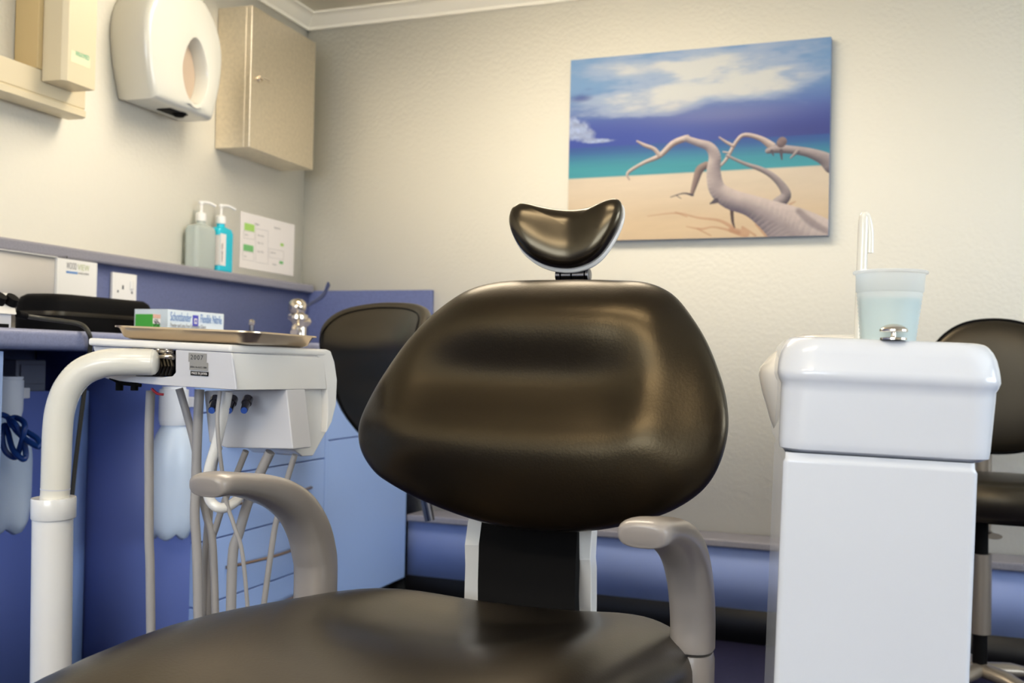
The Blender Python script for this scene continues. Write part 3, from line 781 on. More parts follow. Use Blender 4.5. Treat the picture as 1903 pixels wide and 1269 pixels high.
# control unit with black knobs at the near end of worktop
def control_unit():
    X = -1.60
    b = onX(33, 598, X); zt = onX(20, 541, X).z; y0 = b.y-0.16; zm = onX(33, 585, X).z
    r = empty('scaler_unit', (X-0.08, b.y-0.08, WT), 'white control unit with black knobs on the worktop edge', 'appliance')
    xt = X-0.055; yk = onX(22, 545, xt).y
    bm = bmesh.new()
    hexa(bm, [(X-0.15, y0, zm), (X, y0, zm), (X, b.y, zm), (X-0.15, b.y, zm), (X-0.15, y0, zt), (xt, y0, zt), (xt, yk, zt), (X-0.15, yk, zt)])
    bmesh.ops.recalc_face_normals(bm, faces=bm.faces); bevel(bm, 0.004, 3)
    finish('housing', bm, 'white_gloss', r)
    box('lower_housing', X-0.14, X-0.006, y0+0.004, b.y-0.010, WT, zm, 'unit_grey', r, 0.002)
    n = V((zt-zm, 0, 0.055)).normalized()
    for px, py in ((17, 563), (-6, 560)):
        q = onPl(px, py, V((X-0.0275, b.y, (zt+zm)/2)), n)
        k = lathe('knob', [(0.015, -0.002), (0.015, 0.006), (0.0125, 0.010), (0.0125, 0.016), (0, 0.017)], q, 'matt_black', r, n, 20)
    q = onPl(11, 551, V((X-0.0275, b.y, (zt+zm)/2)), n)
    text('knob_lettering', 'POWER', 0.006, q, Y1, n.cross(Y1), 'ink_grey', r)
    box('front_slot', X-0.0065, X-0.001, y0+0.01, onX(18, 595, X).y, WT+0.001, WT+0.009, 'matt_black', r, 0.001)
    c0 = V((X-0.01, b.y-0.004, zm+0.012))
    pts = [onX(34, 584, X-0.01), onX(47, 587, X-0.01), onX(80, 592, X+0.0), onX(120, 597, X+0.03), onX(150, 603, X+0.055), onX(164, 617, XW+0.012), onX(168, 640, XW+0.010), onX(160, 700, XW-0.01), onX(150, 780, XW-0.03), onX(138, 880, XW-0.05), onX(132, 960, XW-0.06), onX(128, 1100, XW-0.08)]
    tube('power_cable', pts, 0.0048, 'cable', r, 10, 6)
    tube('cable_plug', [onX(33, 583.5, X-0.01), onX(48, 587, X-0.01)], 0.0075, 'matt_black', r, 12, 0)
control_unit()

# tap with lever and small tap
def elbow_tap():
    X = -1.74
    b = onX(562, 640, X); b.z = WT
    r = empty('basin_tap', b, 'chrome elbow-lever basin tap in the worktop corner', 'tap')
    def q(px, py): return onX(px, py, X)
    bm = bmesh.new()
    p = q(560, 606); 
    lathe_bm(bm, [(0.026, WT-p.z), (0.026, 0.006+WT-p.z), (0.018, 0.012+WT-p.z), (0.018, -0.004), (0.030, 0.006), (0.034, 0.014), (0.028, 0.026), (0.016, 0.034), (0.014, 0.04)], p, Z1, 24)
    p = q(554, 589)
    lathe_bm(bm, [(0.015, -0.03), (0.020, -0.016), (0.034, -0.006), (0.034, 0.004), (0.018, 0.014), (0.014, 0.022)], p, Z1, 24)
    finish('tap_body', bm, 'chrome', r)
    lathe('tap_head', [(0.0, -0.030), (0.018, -0.026), (0.028, -0.012), (0.030, 0.0), (0.027, 0.014), (0.015, 0.024), (0, 0.027)], q(553, 570), 'chrome', r)
    tube('elbow_lever', [q(560, 574), q(575, 566), q(590, 557), q(601, 549), q(608, 538), q(611, 529)], [0.006]*3+[0.006]*3+[0.007]*20, 'dark_chrome', r, 10, 5) if False else None
    pts = catmull([q(558, 575), q(575, 566), q(592, 556), q(602, 547), q(607, 536), q(611, 527)], 4)
    n = len(pts); bm = bmesh.new()
    add_tube(bm, pts, [0.005+0.006*min(1, i/n*1.1) for i in range(n)], 12, r2=[0.004]*n, side=(0, 0, 1))
    finish('elbow_lever', bm, mat('navy_lever', srgb(70, 80, 120), 0.25, metal=0.7), r)
    p = q(556, 625); 
    tube('spout', [q(556, 612), onX(548, 608, X+0.05), onX(546, 618, X+0.09)], 0.011, 'chrome', r, 12)
    b = onX(467, 625, -1.78); b.z = WT
    r = empty('push_tap', b, 'small chrome push tap behind the steel tray', 'tap')
    t = onX(469, 597, -1.78)
    lathe('tap_stem', [(0.016, 0), (0.016, 0.006), (0.007, 0.010), (0.007, t.z-WT-0.012)], b, 'dark_chrome', r, seg=16)
    lathe('tap_button', [(0.006, t.z-WT-0.014), (0.010, t.z-WT-0.008), (0.010, t.z-WT), (0.005, t.z-WT+0.005), (0, t.z-WT+0.006)], b, 'chrome', r, seg=16)
elbow_tap()

# ================================================================== UNDER THE WORKTOP
def water_bottle(ctr, rad, z_top, z_bot, label, hook):
    r = empty('water_bottle', (ctr[0], ctr[1], z_bot), label, 'bottle', 'water bottles on the kneehole panels')
    H = z_top-z_bot
    # petaloid base
    bm = bmesh.new(); seg = 50; rings = []
    prof = [(0.0, 0.13), (0.35, 0.10), (0.62, 0.0), (0.80, 0.02), (0.95, 0.12), (1.0, 0.24), (1.0, 0.42), (1.0, 0.60), (1.0, 0.72), (0.985, 0.80), (0.90, 0.93), (0.72, 1.06), (0.50, 1.16), (0.42, 1.20), (0.42, 1.25)]
    cap0 = 0.80*H
    for j, (f, t) in enumerate(prof):
        z = z_bot+cap0*t/1.25
        ring = []
        for k in range(seg):
            a = 2*math.pi*k/seg
            pet = abs(math.cos(2.5*a))
            dz = 0.0; ff = f
            if j in (1, 2, 3): dz = (1-pet)*0.013; 
            if j in (4, 5): dz = (1-pet)*0.006; ff = f*(1-0.05*(1-pet))
            ring.append(bm.verts.new((ctr[0]+rad*ff*math.cos(a), ctr[1]+rad*ff*math.sin(a), z+dz)))
        rings.append(ring)
    for i in range(len(rings)-1):
        for k in range(seg): bm.faces.new((rings[i][k], rings[i][(k+1) % seg], rings[i+1][(k+1) % seg], rings[i+1][k]))
    bm.faces.new(rings[-1])
    finish('bottle_body', bm, 'bottle', r, sharp=80)
    lathe('bottle_cap', [(rad*0.56, cap0-0.02), (rad*0.62, cap0-0.005), (rad*0.62, H*0.98), (rad*0.50, H*0.985), (rad*0.50, H), (0, H)], (ctr[0], ctr[1], z_bot), 'bottle_cap', r, seg=32)
    box('wall_bracket', ctr[0]-0.02, ctr[0]+0.02, ctr[1]+rad*0.55, hook, z_bot+H*0.86, z_bot+H*0.93, 'unit_grey', r, 0.003)
    return r
Yp = YD0-0.060
b2 = onY(320, 860, Yp)
rad = (onY(357.5, 860, Yp)-onY(282.5, 860, Yp)).length/2*0.97
water_bottle((b2.x, Yp, 0), rad, onY(320, 718, Yp).z, onY(318, 1001, Yp).z, 'milky water bottle hanging on shaded blue panel behind grey hoses', YD0-0.0005)
Yq = 1.93
b1 = onY(7, 860, Yq)
rad1 = (onY(48, 860, Yq)-onY(7, 860, Yq)).length*0.97
wb = water_bottle((b1.x, Yq, 0), rad1, onY(8, 700, Yq).z, onY(5, 992, Yq).z, 'milky water bottle with blue hose coiled at its neck', Yq+rad1*0.9)
lathe('cap_flange', [(rad1*0.55, 0.0), (rad1*0.60, 0.004), (rad1*0.60, 0.008)], (b1.x, Yq, onY(8, 706, Yq).z), 'bottle_cap', wb)
Yh = Yq-rad1-0.012
hp = [(-40, 762), (-10, 768), (14, 775), (30, 800), (50, 818), (72, 830), (70, 816), (45, 800), (24, 792), (18, 780), (30, 776), (45, 786), (44, 806), (36, 835), (28, 850), (10, 838), (4, 812), (8, 790), (14, 800), (24, 835), (42, 853), (48, 845), (44, 820), (30, 790), (16, 778)]
random.seed(4)
bm = bmesh.new()
add_tube(bm, catmull([onY(x, y, Yh-0.008*math.sin(i*1.7)-0.004) for i, (x, y) in enumerate(hp)], 6), 0.0062, 10)
tag(finish('coiled_hose', bm, 'blue_hose'), 'dark blue air hose looped around the neck of a water bottle', 'hose')

left_frame(False)
# ================================================================== DENTAL CHAIR
def dental_chair():
    root = empty('dental_chair', (-0.585, 1.2, 0), 'black padded dental chair with taupe armrests and bean-shaped headrest', 'dental chair')
    # --- backrest
    t = math.radians(13)
    c0 = V((-0.585, 1.53, 0.86)); ex = X1; ey = V((0, math.sin(t), math.cos(t))); en = V((0, -math.cos(t), math.sin(t)))
    px = [(1047, 523), (970, 524), (923, 529), (881, 542), (843, 566), (804, 600), (762, 648), (723, 704), (697, 752), (682, 791), (680, 822), (687, 850), (706, 880), (730, 899), (768, 921), (819, 944), (869, 962), (919, 976), (978, 984), (1041, 988), (1096, 987), (1159, 978), (1209, 966), (1256, 949), (1298, 924), (1326, 896), (1345, 860), (1356, 821), (1359, 783), (1353, 736), (1340, 693), (1319, 642), (1294, 600), (1264, 561), (1236, 541), (1200, 529), (1145, 525), (1094, 523)]
    ol = []
    for x, y in px:
        p = onPl(x, y, c0, en)-c0; ol.append((p.dot(ex), p.dot(ey)))
    def shape(u, v): return 0.25*u*u
    def front(u, v):
        g = 0.022*math.exp(-((v+0.115)/0.068)**2)*math.exp(-(u/0.26)**4)
        g += 0.032*math.exp(-((v-0.095)/0.082)**2)*math.exp(-(u/0.24)**4)
        g -= 0.010*math.exp(-((v+0.015)/0.050)**2)*math.exp(-(u/0.17)**4)
        g += 0.010*math.exp(-((abs(u)-0.205)/0.040)**2)*math.exp(-((v+0.0)/0.12)**4)
        return g
    cushion('backrest', ol, c0, ex, ey, en, 0.050, 0.045, 'leather', root, shape, front, pf=3.2, rings=44, n=5)
    # --- headrest
    t2 = math.radians(14); yw = math.radians(4)
    c1 = V((-0.60, 1.63, 0)); cc = P(1058, 440, 1.76); c1 = cc
    ex2 = V((math.cos(yw), math.sin(yw), 0)); en2 = V((math.sin(yw)*math.cos(t2), -math.cos(yw)*math.cos(t2), math.sin(t2))); ey2 = en2.cross(ex2)
    hp_ = [(979, 385), (1025, 390), (1064, 392), (1102, 388), (1130, 380), (1148, 377), (1158, 384), (1160, 402), (1153, 425), (1140, 448), (1119, 474), (1094, 490), (1060, 498), (1025, 496), (996, 486), (974, 469), (960, 446), (954, 422), (957, 402), (965, 391)]
    def rel(l, k=1.0, dx=0, dy=0):
        out = []
        for x, y in l:
            p = onPl(x+dx, y+dy, c1, en2)-c1; out.append((p.dot(ex2)*k, p.dot(ey2)*k))
        return out
    cushion('headrest_pad', rel(hp_), c1, ex2, ey2, en2, 0.030, 0.012, 'gloss_black', root, lambda u, v: 2.2*u*u, lambda u, v: -0.010*math.exp(-(u/0.05)**2), pf=3.0, rings=26, n=5)
    cushion('headrest_shell', rel(hp_, 1.015, 1, 3), c1-en2*0.012, ex2, ey2, en2, 0.008, 0.022, 'white_gloss', root, lambda u, v: 2.2*u*u, None, pf=3.5, rings=14, n=5)
    # --- hinge
    h = P(1062, 512, 1.77)
    bm = bmesh.new()
    w = 0.026
    for a, b, rr in ((-w, -w+0.009, 0.0105), (-w+0.010, -w+0.028, 0.010), (-w+0.029, w-0.001, 0.0100), (w, w+0.006, 0.0115)):
        lathe_bm(bm, [(rr*0.85, a), (rr, a+0.001), (rr, b-0.001), (rr*0.85, b)], h, X1, 20)
    finish('headrest_hinge', bm, 'dark_chrome', root)
    box('headrest_bar', h.x-0.020, h.x+0.022, h.y+0.004, h.y+0.016, h.z-0.16, h.z+0.05, 'chrome', root, 0.002)
    # --- seat and leg cushion
    def ztop(y):
        pts = [(0.10, 0.40), (0.35, 0.475), (0.60, 0.535), (0.85, 0.572), (1.02, 0.582), (1.2, 0.566), (1.36, 0.549), (1.5, 0.532)]
        return float(np.interp(y, [p[0] for p in pts], [p[1] for p in pts]))
    ys = [1.505, 1.503, 1.498, 1.488, 1.47, 1.445, 1.41, 1.37, 1.32, 1.26, 1.2, 1.14, 1.08, 1.02, 0.96, 0.9, 0.84, 0.78, 0.7, 0.6, 0.5, 0.4, 0.32, 0.26, 0.22, 0.20]
    zz = np.array([ztop(y) for y in ys]); 
    for _ in range(3): zz[1:-1] = (zz[:-2]+2*zz[1:-1]+zz[2:])/4
    bm = bmesh.new(); seg = 72; rings = []
    for y, zt in zip(ys, zz):
        e = 1.0
        if y > 1.36: e = max(0.0, 1-((y-1.36)/0.1455)**2.6)**(1/2.6)
        if y < 0.36: e = max(0.0, 1-((0.36-y)/0.1605)**2.4)**(1/2.4)
        wl = 0.295 if y > 0.6 else 0.295-0.05*(0.6-y)/0.4
        w = wl*(0.62+0.38*e) if e < 1 else wl
        H = 0.120*(0.25+0.75*e)
        ring = []
        for k in range(seg):
            a = 2*math.pi*k/seg; ca, sa = math.cos(a), math.sin(a)
            x = w*math.copysign(abs(ca)**(2/3.0), ca); z = math.copysign(abs(sa)**(2/2.6), sa)*H/2
            bol = 0.022*math.exp(-((abs(x)-w*0.80)/(0.11))**2) - 0.004*math.exp(-(x/0.12)**2)
            if sa > 0: z += (bol*min(1, e)+(-0.022*math.exp(-(((y-1.30)/0.16)**2))*math.exp(-(x/0.17)**4)))*sa**0.5
            ring.append(bm.verts.new((-0.585+x, y, zt-H/2-0.012+z)))
        rings.append(ring)
    for i in range(len(rings)-1):
        for k in range(seg): bm.faces.new((rings[i][k], rings[i][(k+1) % seg], rings[i+1][(k+1) % seg], rings[i+1][k]))
    bm.faces.new(rings[0][::-1]); bm.faces.new(rings[-1])
    s = finish('seat_cushion', bm, 'leather', root, sharp=80)
    box('seat_frame', -0.80, -0.37, 0.55, 1.46, 0.34, 0.425, 'white_gloss', root, 0.02)
    # --- brackets between seat and backrest
    def bar(pts, dep, nm):
        bm = bmesh.new(); n = len(pts); F_, B_ = [], []
        for (xl, xr, y, Y) in pts:
            a = onY(xl, y, Y); b = onY(xr, y, Y)
            F_.append((bm.verts.new(a), bm.verts.new(b))); B_.append((bm.verts.new(a+Y1*dep), bm.verts.new(b+Y1*dep)))
        for i in range(n-1):
            bm.faces.new((F_[i][0], F_[i][1], F_[i+1][1], F_[i+1][0])); bm.faces.new((B_[i][1], B_[i][0], B_[i+1][0], B_[i+1][1]))
            bm.faces.new((F_[i][0], F_[i+1][0], B_[i+1][0], B_[i][0])); bm.faces.new((F_[i+1][1], F_[i][1], B_[i][1], B_[i+1][1]))
        bm.faces.new((F_[0][0], B_[0][0], B_[0][1], F_[0][1])); bm.faces.new((F_[-1][1], B_[-1][1], B_[-1][0], F_[-1][0]))
        bmesh.ops.recalc_face_normals(bm, faces=bm.faces)
        bevel(bm, 0.0015, 2, 15)
        return finish(nm, bm, 'white_gloss', root, True, 12)
    bar([(876, 903, 940, 1.600), (869, 896, 970, 1.588), (863, 891, 1013, 1.572), (864, 890, 1050, 1.585), (862, 889, 1120, 1.600), (862, 889, 1200, 1.61)], 0.03, 'back_bracket')
    bar([(1082, 1106, 950, 1.600), (1073, 1100, 988, 1.588), (1068, 1097, 1040, 1.572), (1070, 1099, 1060, 1.582), (1068, 1099, 1120, 1.600), (1066, 1098, 1200, 1.61)], 0.03, 'back_bracket')
    pa = [onY(897, 955, 1.59), onY(1074, 965, 1.59), onY(1070, 1040, 1.555), onY(1068, 1110, 1.53), onY(1069, 1150, 1.52), onY(888, 1120, 1.52), onY(888, 1080, 1.53), onY(890, 1010, 1.555)]
    bm = bmesh.new(); n = 4
    L_ = [pa[0], pa[7], pa[6], pa[5]]; R_ = [pa[1], pa[2], pa[3], pa[4]]
    a = [(bm.verts.new(l), bm.verts.new(r_)) for l, r_ in zip(L_, R_)]; b = [(bm.verts.new(l+Y1*0.02), bm.verts.new(r_+Y1*0.02)) for l, r_ in zip(L_, R_)]
    for i in range(3):
        bm.faces.new((a[i][0], a[i][1], a[i+1][1], a[i+1][0])); bm.faces.new((b[i][1], b[i][0], b[i+1][0], b[i+1][1]))
        bm.faces.new((a[i][0], a[i+1][0], b[i+1][0], b[i][0])); bm.faces.new((a[i+1][1], a[i][1], b[i][1], b[i+1][1]))
    bm.faces.new((a[0][0], b[0][0], b[0][1], a[0][1])); bm.faces.new((a[3][1], b[3][1], b[3][0], a[3][0]))
    finish('lumbar_flap', bm, 'matt_black', root)
    box('back_plate', -0.66, -0.54, 1.60, 1.62, 0.42, 0.90, 'matt_black', root, 0.004)
    # --- armrests
    def arm(X, side, dz=0.0, zj=0.512):
        path = [(X, 1.126, 0.696), (X, 1.133, 0.697), (X, 1.16, 0.697), (X, 1.21, 0.690), (X, 1.26, 0.679), (X, 1.305, 0.663), (X, 1.343, 0.640), (X, 1.372, 0.608), (X, 1.388, 0.575), (X, 1.395, 0.545), (X, 1.395, zj+0.006), (X, 1.395, zj)]
        pts = catmull(path, 5); n = len(pts)
        A_, B_ = [], []
        for i, p in enumerate(pts):
            q = i/(n-1)
            wa = 0.028+0.002*math.exp(-((q-0.12)/0.12)**2)
            hb = 0.016+0.018*min(1, max(0, (q-0.25)/0.45))
            if i < 8:
                s_ = math.sqrt(max(0, 1-(1-i/8)**2)); wa *= 0.35+0.65*s_; hb *= 0.30+0.70*s_
            if i > n-3: wa *= 0.97; hb *= 0.97
            A_.append(wa); B_.append(hb)
        bm = bmesh.new(); add_tube(bm, [p+Z1*dz for p in pts], A_, 26, r2=B_, side=(1, 0, 0), power=2.7)
        o = finish('armrest', bm, 'arm', root, sharp=55)
        tube('armrest_post', [(X, 1.395, zj-0.004+dz), (X, 1.395, zj-0.012+dz), (X, 1.393, 0.36)], [0.026, 0.028, 0.028], 'arm', o, 26, 0, r2=[0.031, 0.0335, 0.034], side=(1, 0, 0), power=2.5)
        box('arm_mount', min(X, X-side*0.09), max(X, X-side*0.09), 1.37, 1.42, 0.36, 0.40, 'arm', o, 0.006)
    arm(-0.298, 1); arm(-0.872, -1, 0.018, 0.46)
    # --- base
    box('base_column', -0.72, -0.45, 1.0, 1.38, 0.05, 0.345, 'white_gloss', root, 0.03)
    box('base_plate', -0.80, -0.37, 0.72, 1.55, 0.0, 0.06, 'white_gloss', root, 0.02)
dental_chair()

# ================================================================== DELIVERY UNIT
def delivery_unit():
    ZP = 1.66
    def q(px, py, z=ZP): return P(px, py, z)
    root = empty('delivery_unit', (q(95, 1000).x, q(95, 1000).y, 0), 'white dental delivery unit on a bent pole beside the chair', 'dental unit')
    px = FPX/ZP
    base = q(96, 1100); 
    # lower tube, collar, upper tube with the bend
    low = [q(93, 1400), q(95, 1200), q(98, 960)]
    d0 = (q(98, 960)-q(93, 1400)).normalized()
    fl = q(98, 960)-d0*((q(98, 960).z-0.0)/d0.z)
    tube('lower_pole', [V((fl.x, fl.y, 0.0)), q(98, 958)], 36.0/px, 'white_gloss', root, 32, 0)
    tube('pole_collar', [q(99.5, 963), q(99.5, 961), q(100, 926), q(100, 924)], [38.5/px, 39.8/px, 39.8/px, 38.8/px], 'white_gloss', root, 32, 0)
    up = [q(101, 930), q(103, 905), q(105, 850), q(107, 800), q(112, 760), q(126, 722), q(152, 692), q(190, 676), q(225, 672.5, 1.665), q(260, 672.5, 1.672), q(284, 673, 1.675)]
    tube('upper_pole', up, [v/px for v in np.interp(np.linspace(0, 1, 61), [0, 0.2, 0.6, 1], [25.5, 26.5, 26.5, 24.5])], 'white_enamel', root, 32, 6)
    lathe('pole_end', [(24.0/px, 0), (23/px, 0.003), (19/px, 0.006), (0, 0.008)], q(284, 673, 1.675), 'white_enamel', root, (q(290, 673, 1.675)-q(284, 673, 1.675)))
    tube('pole_seam', [q(102.7, 909), q(102.8, 907)], 26.4/px, 'unit_grey', root, 32, 0)
    # unit: corner C nearest; left face runs to the left, right face recedes to the right
    zC, zL, zR = 1.645, 1.72, 1.86
    def fl_(x, y, off=0):     # on left face
        t = (x-432)/(165-432); return P(x, y, (zC+(zL-zC)*t)+off)
    def fr_(x, y, off=0):     # on right face
        t = (x-432)/(612-432); return P(x, y, (zC+(zR-zC)*t)+off)
    back = (P(612, 650, zR)-P(432, 645, zC)); back.z = 0
    # direction of depth = towards the back, parallel to the right face
    dl = (fl_(165, 628)-fl_(432, 641)); 
    D = back.normalized()*0.27
    # table top slab
    TL, TC = fl_(163, 627.5), fl_(429, 640)
    TR = fr_(608, 650)
    TB = TR+(TL-TC)
    slab = [TL, TC, TR, TB]
    dn = V((0, 0, -14.5/px))
    prism('table_top', slab, dn, 'white_gloss', root, 0.004, 3)
    # body right of the notch
    def quad_body(nm, p, depth, m, bv=0.003): return prism(nm, p, depth, m, root, bv, 3)
    inn = (TR-TC).normalized()*0.16
    dy = 15
    # front-left shell: right portion and lower lip (notch for the pole between)
    shell = [fl_(326, 650), fl_(430, 655.5), fl_(439, 724.5), fl_(300, 716), fl_(222, 708), fl_(192, 700), fl_(188, 694), fl_(215, 697), fl_(300, 701), fl_(320, 699), fl_(326, 692)]
    prism('front_shell', shell, inn*0.03, 'unit_grey', root, 0.0015, 2)
    notch = [fl_(240, 648, 0.03), fl_(326, 651, 0.03), fl_(326, 700, 0.03), fl_(240, 698, 0.03)]
    prism('pivot_recess', notch, inn*0.2, 'matt_black', root)
    lipb = [fl_(172, 643, 0.012), fl_(238, 646, 0.012), fl_(238, 700, 0.012), fl_(205, 706, 0.012), fl_(188, 700, 0.012)]
    prism('left_shell', lipb, inn*0.5, 'unit_grey', root, 0.002, 2)
    # pivot metal parts inside notch
    bm = bmesh.new()
    add_tube(bm, [fl_(286, 662, 0.012), fl_(323, 663, 0.012)], 0.0045, 10); add_tube(bm, [fl_(288, 652, 0.010), fl_(321, 654, 0.010)], 0.0038, 10)
    for x in (252, 275, 296, 312): lathe_bm(bm, [(0.006, -0.006), (0.006, 0.003)], fl_(x, 648, 0.012), Z1, 10)
    finish('pivot_bracket', bm, 'chrome', root)
    bm = bmesh.new()
    for i in range(5):
        x = 292+i*6.5
        add_tube(bm, [fl_(x, 668, 0.014), fl_(x+3, 680, 0.010), fl_(x-3, 697, 0.014)], 0.0025, 8)
    finish('spring_cables', bm, 'vinyl', root)
    # right-hand bright panel
    panel = [fr_(432, 656), fr_(598, 664), fr_(603, 675), fr_(607, 723), fr_(440, 725)]
    prism('side_panel', panel, (TL-TC).normalized()*0.03, 'white_gloss', root, 0.0015, 2)
    bodyb = [fl_(330, 655, 0.006), fl_(430, 656, 0.004), fr_(604, 662, 0.004)+V((0, 0, 0)), fr_(604, 662, 0.004)+(TL-TC)*0.35]
    prism('inner_body', bodyb, V((0, 0, -60/px)), 'unit_grey', root)
    # C-shaped end bezel
    bez = [fr_(592, 648.5), fr_(607, 649), fr_(615, 652), fr_(622, 672), fr_(627, 706), fr_(625, 752), fr_(617, 784), fr_(607, 804), fr_(609, 780), fr_(610, 745), fr_(607, 712), fr_(602, 678), fr_(597, 666), fr_(590, 663)]
    prism('end_bezel', bez, (TL-TC).normalized()*0.14+D*0.01, 'white_gloss', root, 0.002, 2)
    # instrument block below
    zb_ = 1.72
    f1 = [P(378, 726, 1.80), P(533, 723, 1.76), P(545, 835, 1.74), P(420, 832, 1.79), P(388, 822, 1.80)]
    prism('instrument_block', f1, D*0.18, 'unit_grey', root, 0.003, 2)
    f2 = [P(533, 722, 1.765), P(607, 722, 1.875), P(608, 800, 1.875), P(582, 847, 1.84), P(562, 848, 1.80), P(546, 835, 1.765)]
    prism('block_end', f2, (TL-TC).normalized()*0.10+D*0.02, 'white_gloss', root, 0.002, 2)
    # connectors
    for x in (398, 430, 458):
        a = P(x+3, 741, 1.75); b = P(x-5, 764, 1.72); dd = (b-a)
        c_ = tube('hose_connector', [a, a+dd*0.35, a+dd*0.36, a+dd*0.9], [0.0085, 0.0085, 0.0068, 0.0060], 'dark_chrome', root, 12, 0)
        tube('blue_tip', [a+dd*0.9, a+dd], 0.0052, 'blue_ink', c_, 10, 0)
    # instrument hoses
    H = [([(406, 832, 1.80), (398, 858, 1.82), (392, 900, 1.82), (388, 960, 1.82), (384, 1010, 1.82), (380, 1060, 1.82), (378, 1230, 1.82)], 0.0068),
         ([(457, 838, 1.79), (440, 880, 1.80), (420, 925, 1.80), (403, 975, 1.81), (392, 1030, 1.82), (386, 1230, 1.82)], 0.0055),
         ([(502, 840, 1.78), (482, 882, 1.79), (462, 930, 1.80), (444, 990, 1.80), (432, 1040, 1.80), (428, 1230, 1.80)], 0.0085),
         ([(548, 845, 1.77), (534, 890, 1.78), (518, 950, 1.79), (506, 1010, 1.80), (480, 1200, 1.80)], 0.0050),
         ([(280, 726, 1.78), (277, 800, 1.78), (277, 900, 1.78), (277, 1000, 1.78), (279, 1060, 1.78), (281, 1260, 1.78)], 0.0075),
         ([(333, 722, 1.80), (350, 780, 1.80), (364, 840, 1.80), (370, 900, 1.81), (384, 960, 1.81), (396, 1020, 1.81), (402, 1230, 1.81)], 0.0065),
         ([(371, 724, 1.78), (367, 800, 1.78), (364, 900, 1.78), (362, 960, 1.78), (366, 1030, 1.78), (370, 1230, 1.78)], 0.0080)]
    for pts, rr in H: tube('instrument_hose', [P(*p) for p in pts], rr, 'hose', root, 10, 5)
    tube('thin_cable', [P(*p) for p in [(409, 727, 1.70), (404, 770, 1.69), (406, 820, 1.69), (412, 870, 1.70), (420, 930, 1.72), (436, 980, 1.72), (452, 1040, 1.72), (468, 1230, 1.72)]], 0.0033, 'hose', root, 8, 5)
    tube('hose_hook', [P(*p) for p in [(423, 728, 1.72), (415, 770, 1.72), (402, 825, 1.72), (389, 870, 1.72), (385, 905, 1.72), (392, 932, 1.72), (410, 944, 1.72), (432, 936, 1.74), (447, 920, 1.78), (456, 902, 1.80)]], 0.0085, 'white_gloss', root, 14, 6)
    tube('red_wire', [P(*p) for p in [(282, 722, 1.74), (292, 731, 1.74), (304, 733, 1.74)]], 0.0022, 'red', root, 8, 5)
    bm = bmesh.new()
    for x in (222, 250): lathe_bm(bm, [(0.006, -0.010), (0.006, 0.006)], fl_(x, 714, 0.02), Z1, 10)
    add_tube(bm, [fl_(205, 702, 0.015), fl_(225, 712, 0.015), fl_(262, 716, 0.02)], 0.003, 8)
    finish('underside_switches', bm, 'matt_black', root)
    # labels
    e = (fl_(386, 652)-fl_(352, 650)).normalized(); dwn = (fl_(350, 655)-fl_(354, 690)).normalized()
    n_ = e.cross(dwn).normalized()
    dwn2 = n_.cross(e)
    o = fl_(351, 672)-n_*0.0 
    s = 1/px
    off = 0.0012
    patch('rating_label', fl_(351, 672), e, dwn2, 38*s, 17*s, 'silver', root, 0.0004, off)
    text('year_lettering', '2007', 12.5*s, fl_(355, 667.5), e, dwn2, 'ink', root, 1.0, 1.25, off+0.0007, fit=27*s)
    patch('rating_label', fl_(353, 687), e, dwn2, 39*s, 15*s, 'silver', root, 0.0004, off)
    text('serial_lettering', 'SERIAL No AUC5. 8080', 5.0*s, fl_(354.5, 683), e, dwn2, 'ink', root, 0.72, 1.0, off+0.0007, fit=35*s)
    patch('origin_label', fl_(355, 697), e, dwn2, 38*s, 8*s, 'matt_black', root, 0.0004, off)
    text('origin_lettering', 'MADE IN JAPAN', 6.6*s, fl_(357, 695), e, dwn2, 'paper', root, 0.68, 1.0, off+0.0007, fit=33*s)
    return TL, TC, TR, TB
TL, TC, TR, TB = delivery_unit()
# steel tray on the table top
def tray():
    ex_ = (TC-TL).normalized(); n = ex_.cross((TR-TC).normalized()).normalized()
    if n.z < 0: n = -n
    ey_ = n.cross(ex_)
    c = (TL+TC+TR+TB)/4
    zc = 1.71
    a = P(190, 612, 1.76); 
    L0 = c-ex_*0+n*0.0
    w = (TC-TL).length; d = (TR-TC).length
    root = empty('instrument_tray', c, 'shallow stainless steel instrument tray on top of delivery unit', 'tray')
    cc = c+n*0.001+ey_*0.0+ex_*0.012
    R = [(0, 0, w*0.42, d*0.40, 0.02, 0.0), (0, 0, w*0.46, d*0.44, 0.025, 0.004), (0, 0, w*0.49, d*0.465, 0.03, 0.017), (0, 0, w*0.515, d*0.485, 0.035, 0.020), (0, 0, w*0.517, d*0.487, 0.035, 0.0185),
         (0, 0, w*0.515, d*0.485, 0.034, 0.0212), (0, 0, w*0.485, d*0.46, 0.03, 0.0185), (0, 0, w*0.45, d*0.43, 0.025, 0.0055), (0, 0, w*0.41, d*0.39, 0.02, 0.002)]
    loft('tray_pan', R, cc, ex_, ey_, n, 'tray', root, sharp=60)
tray()

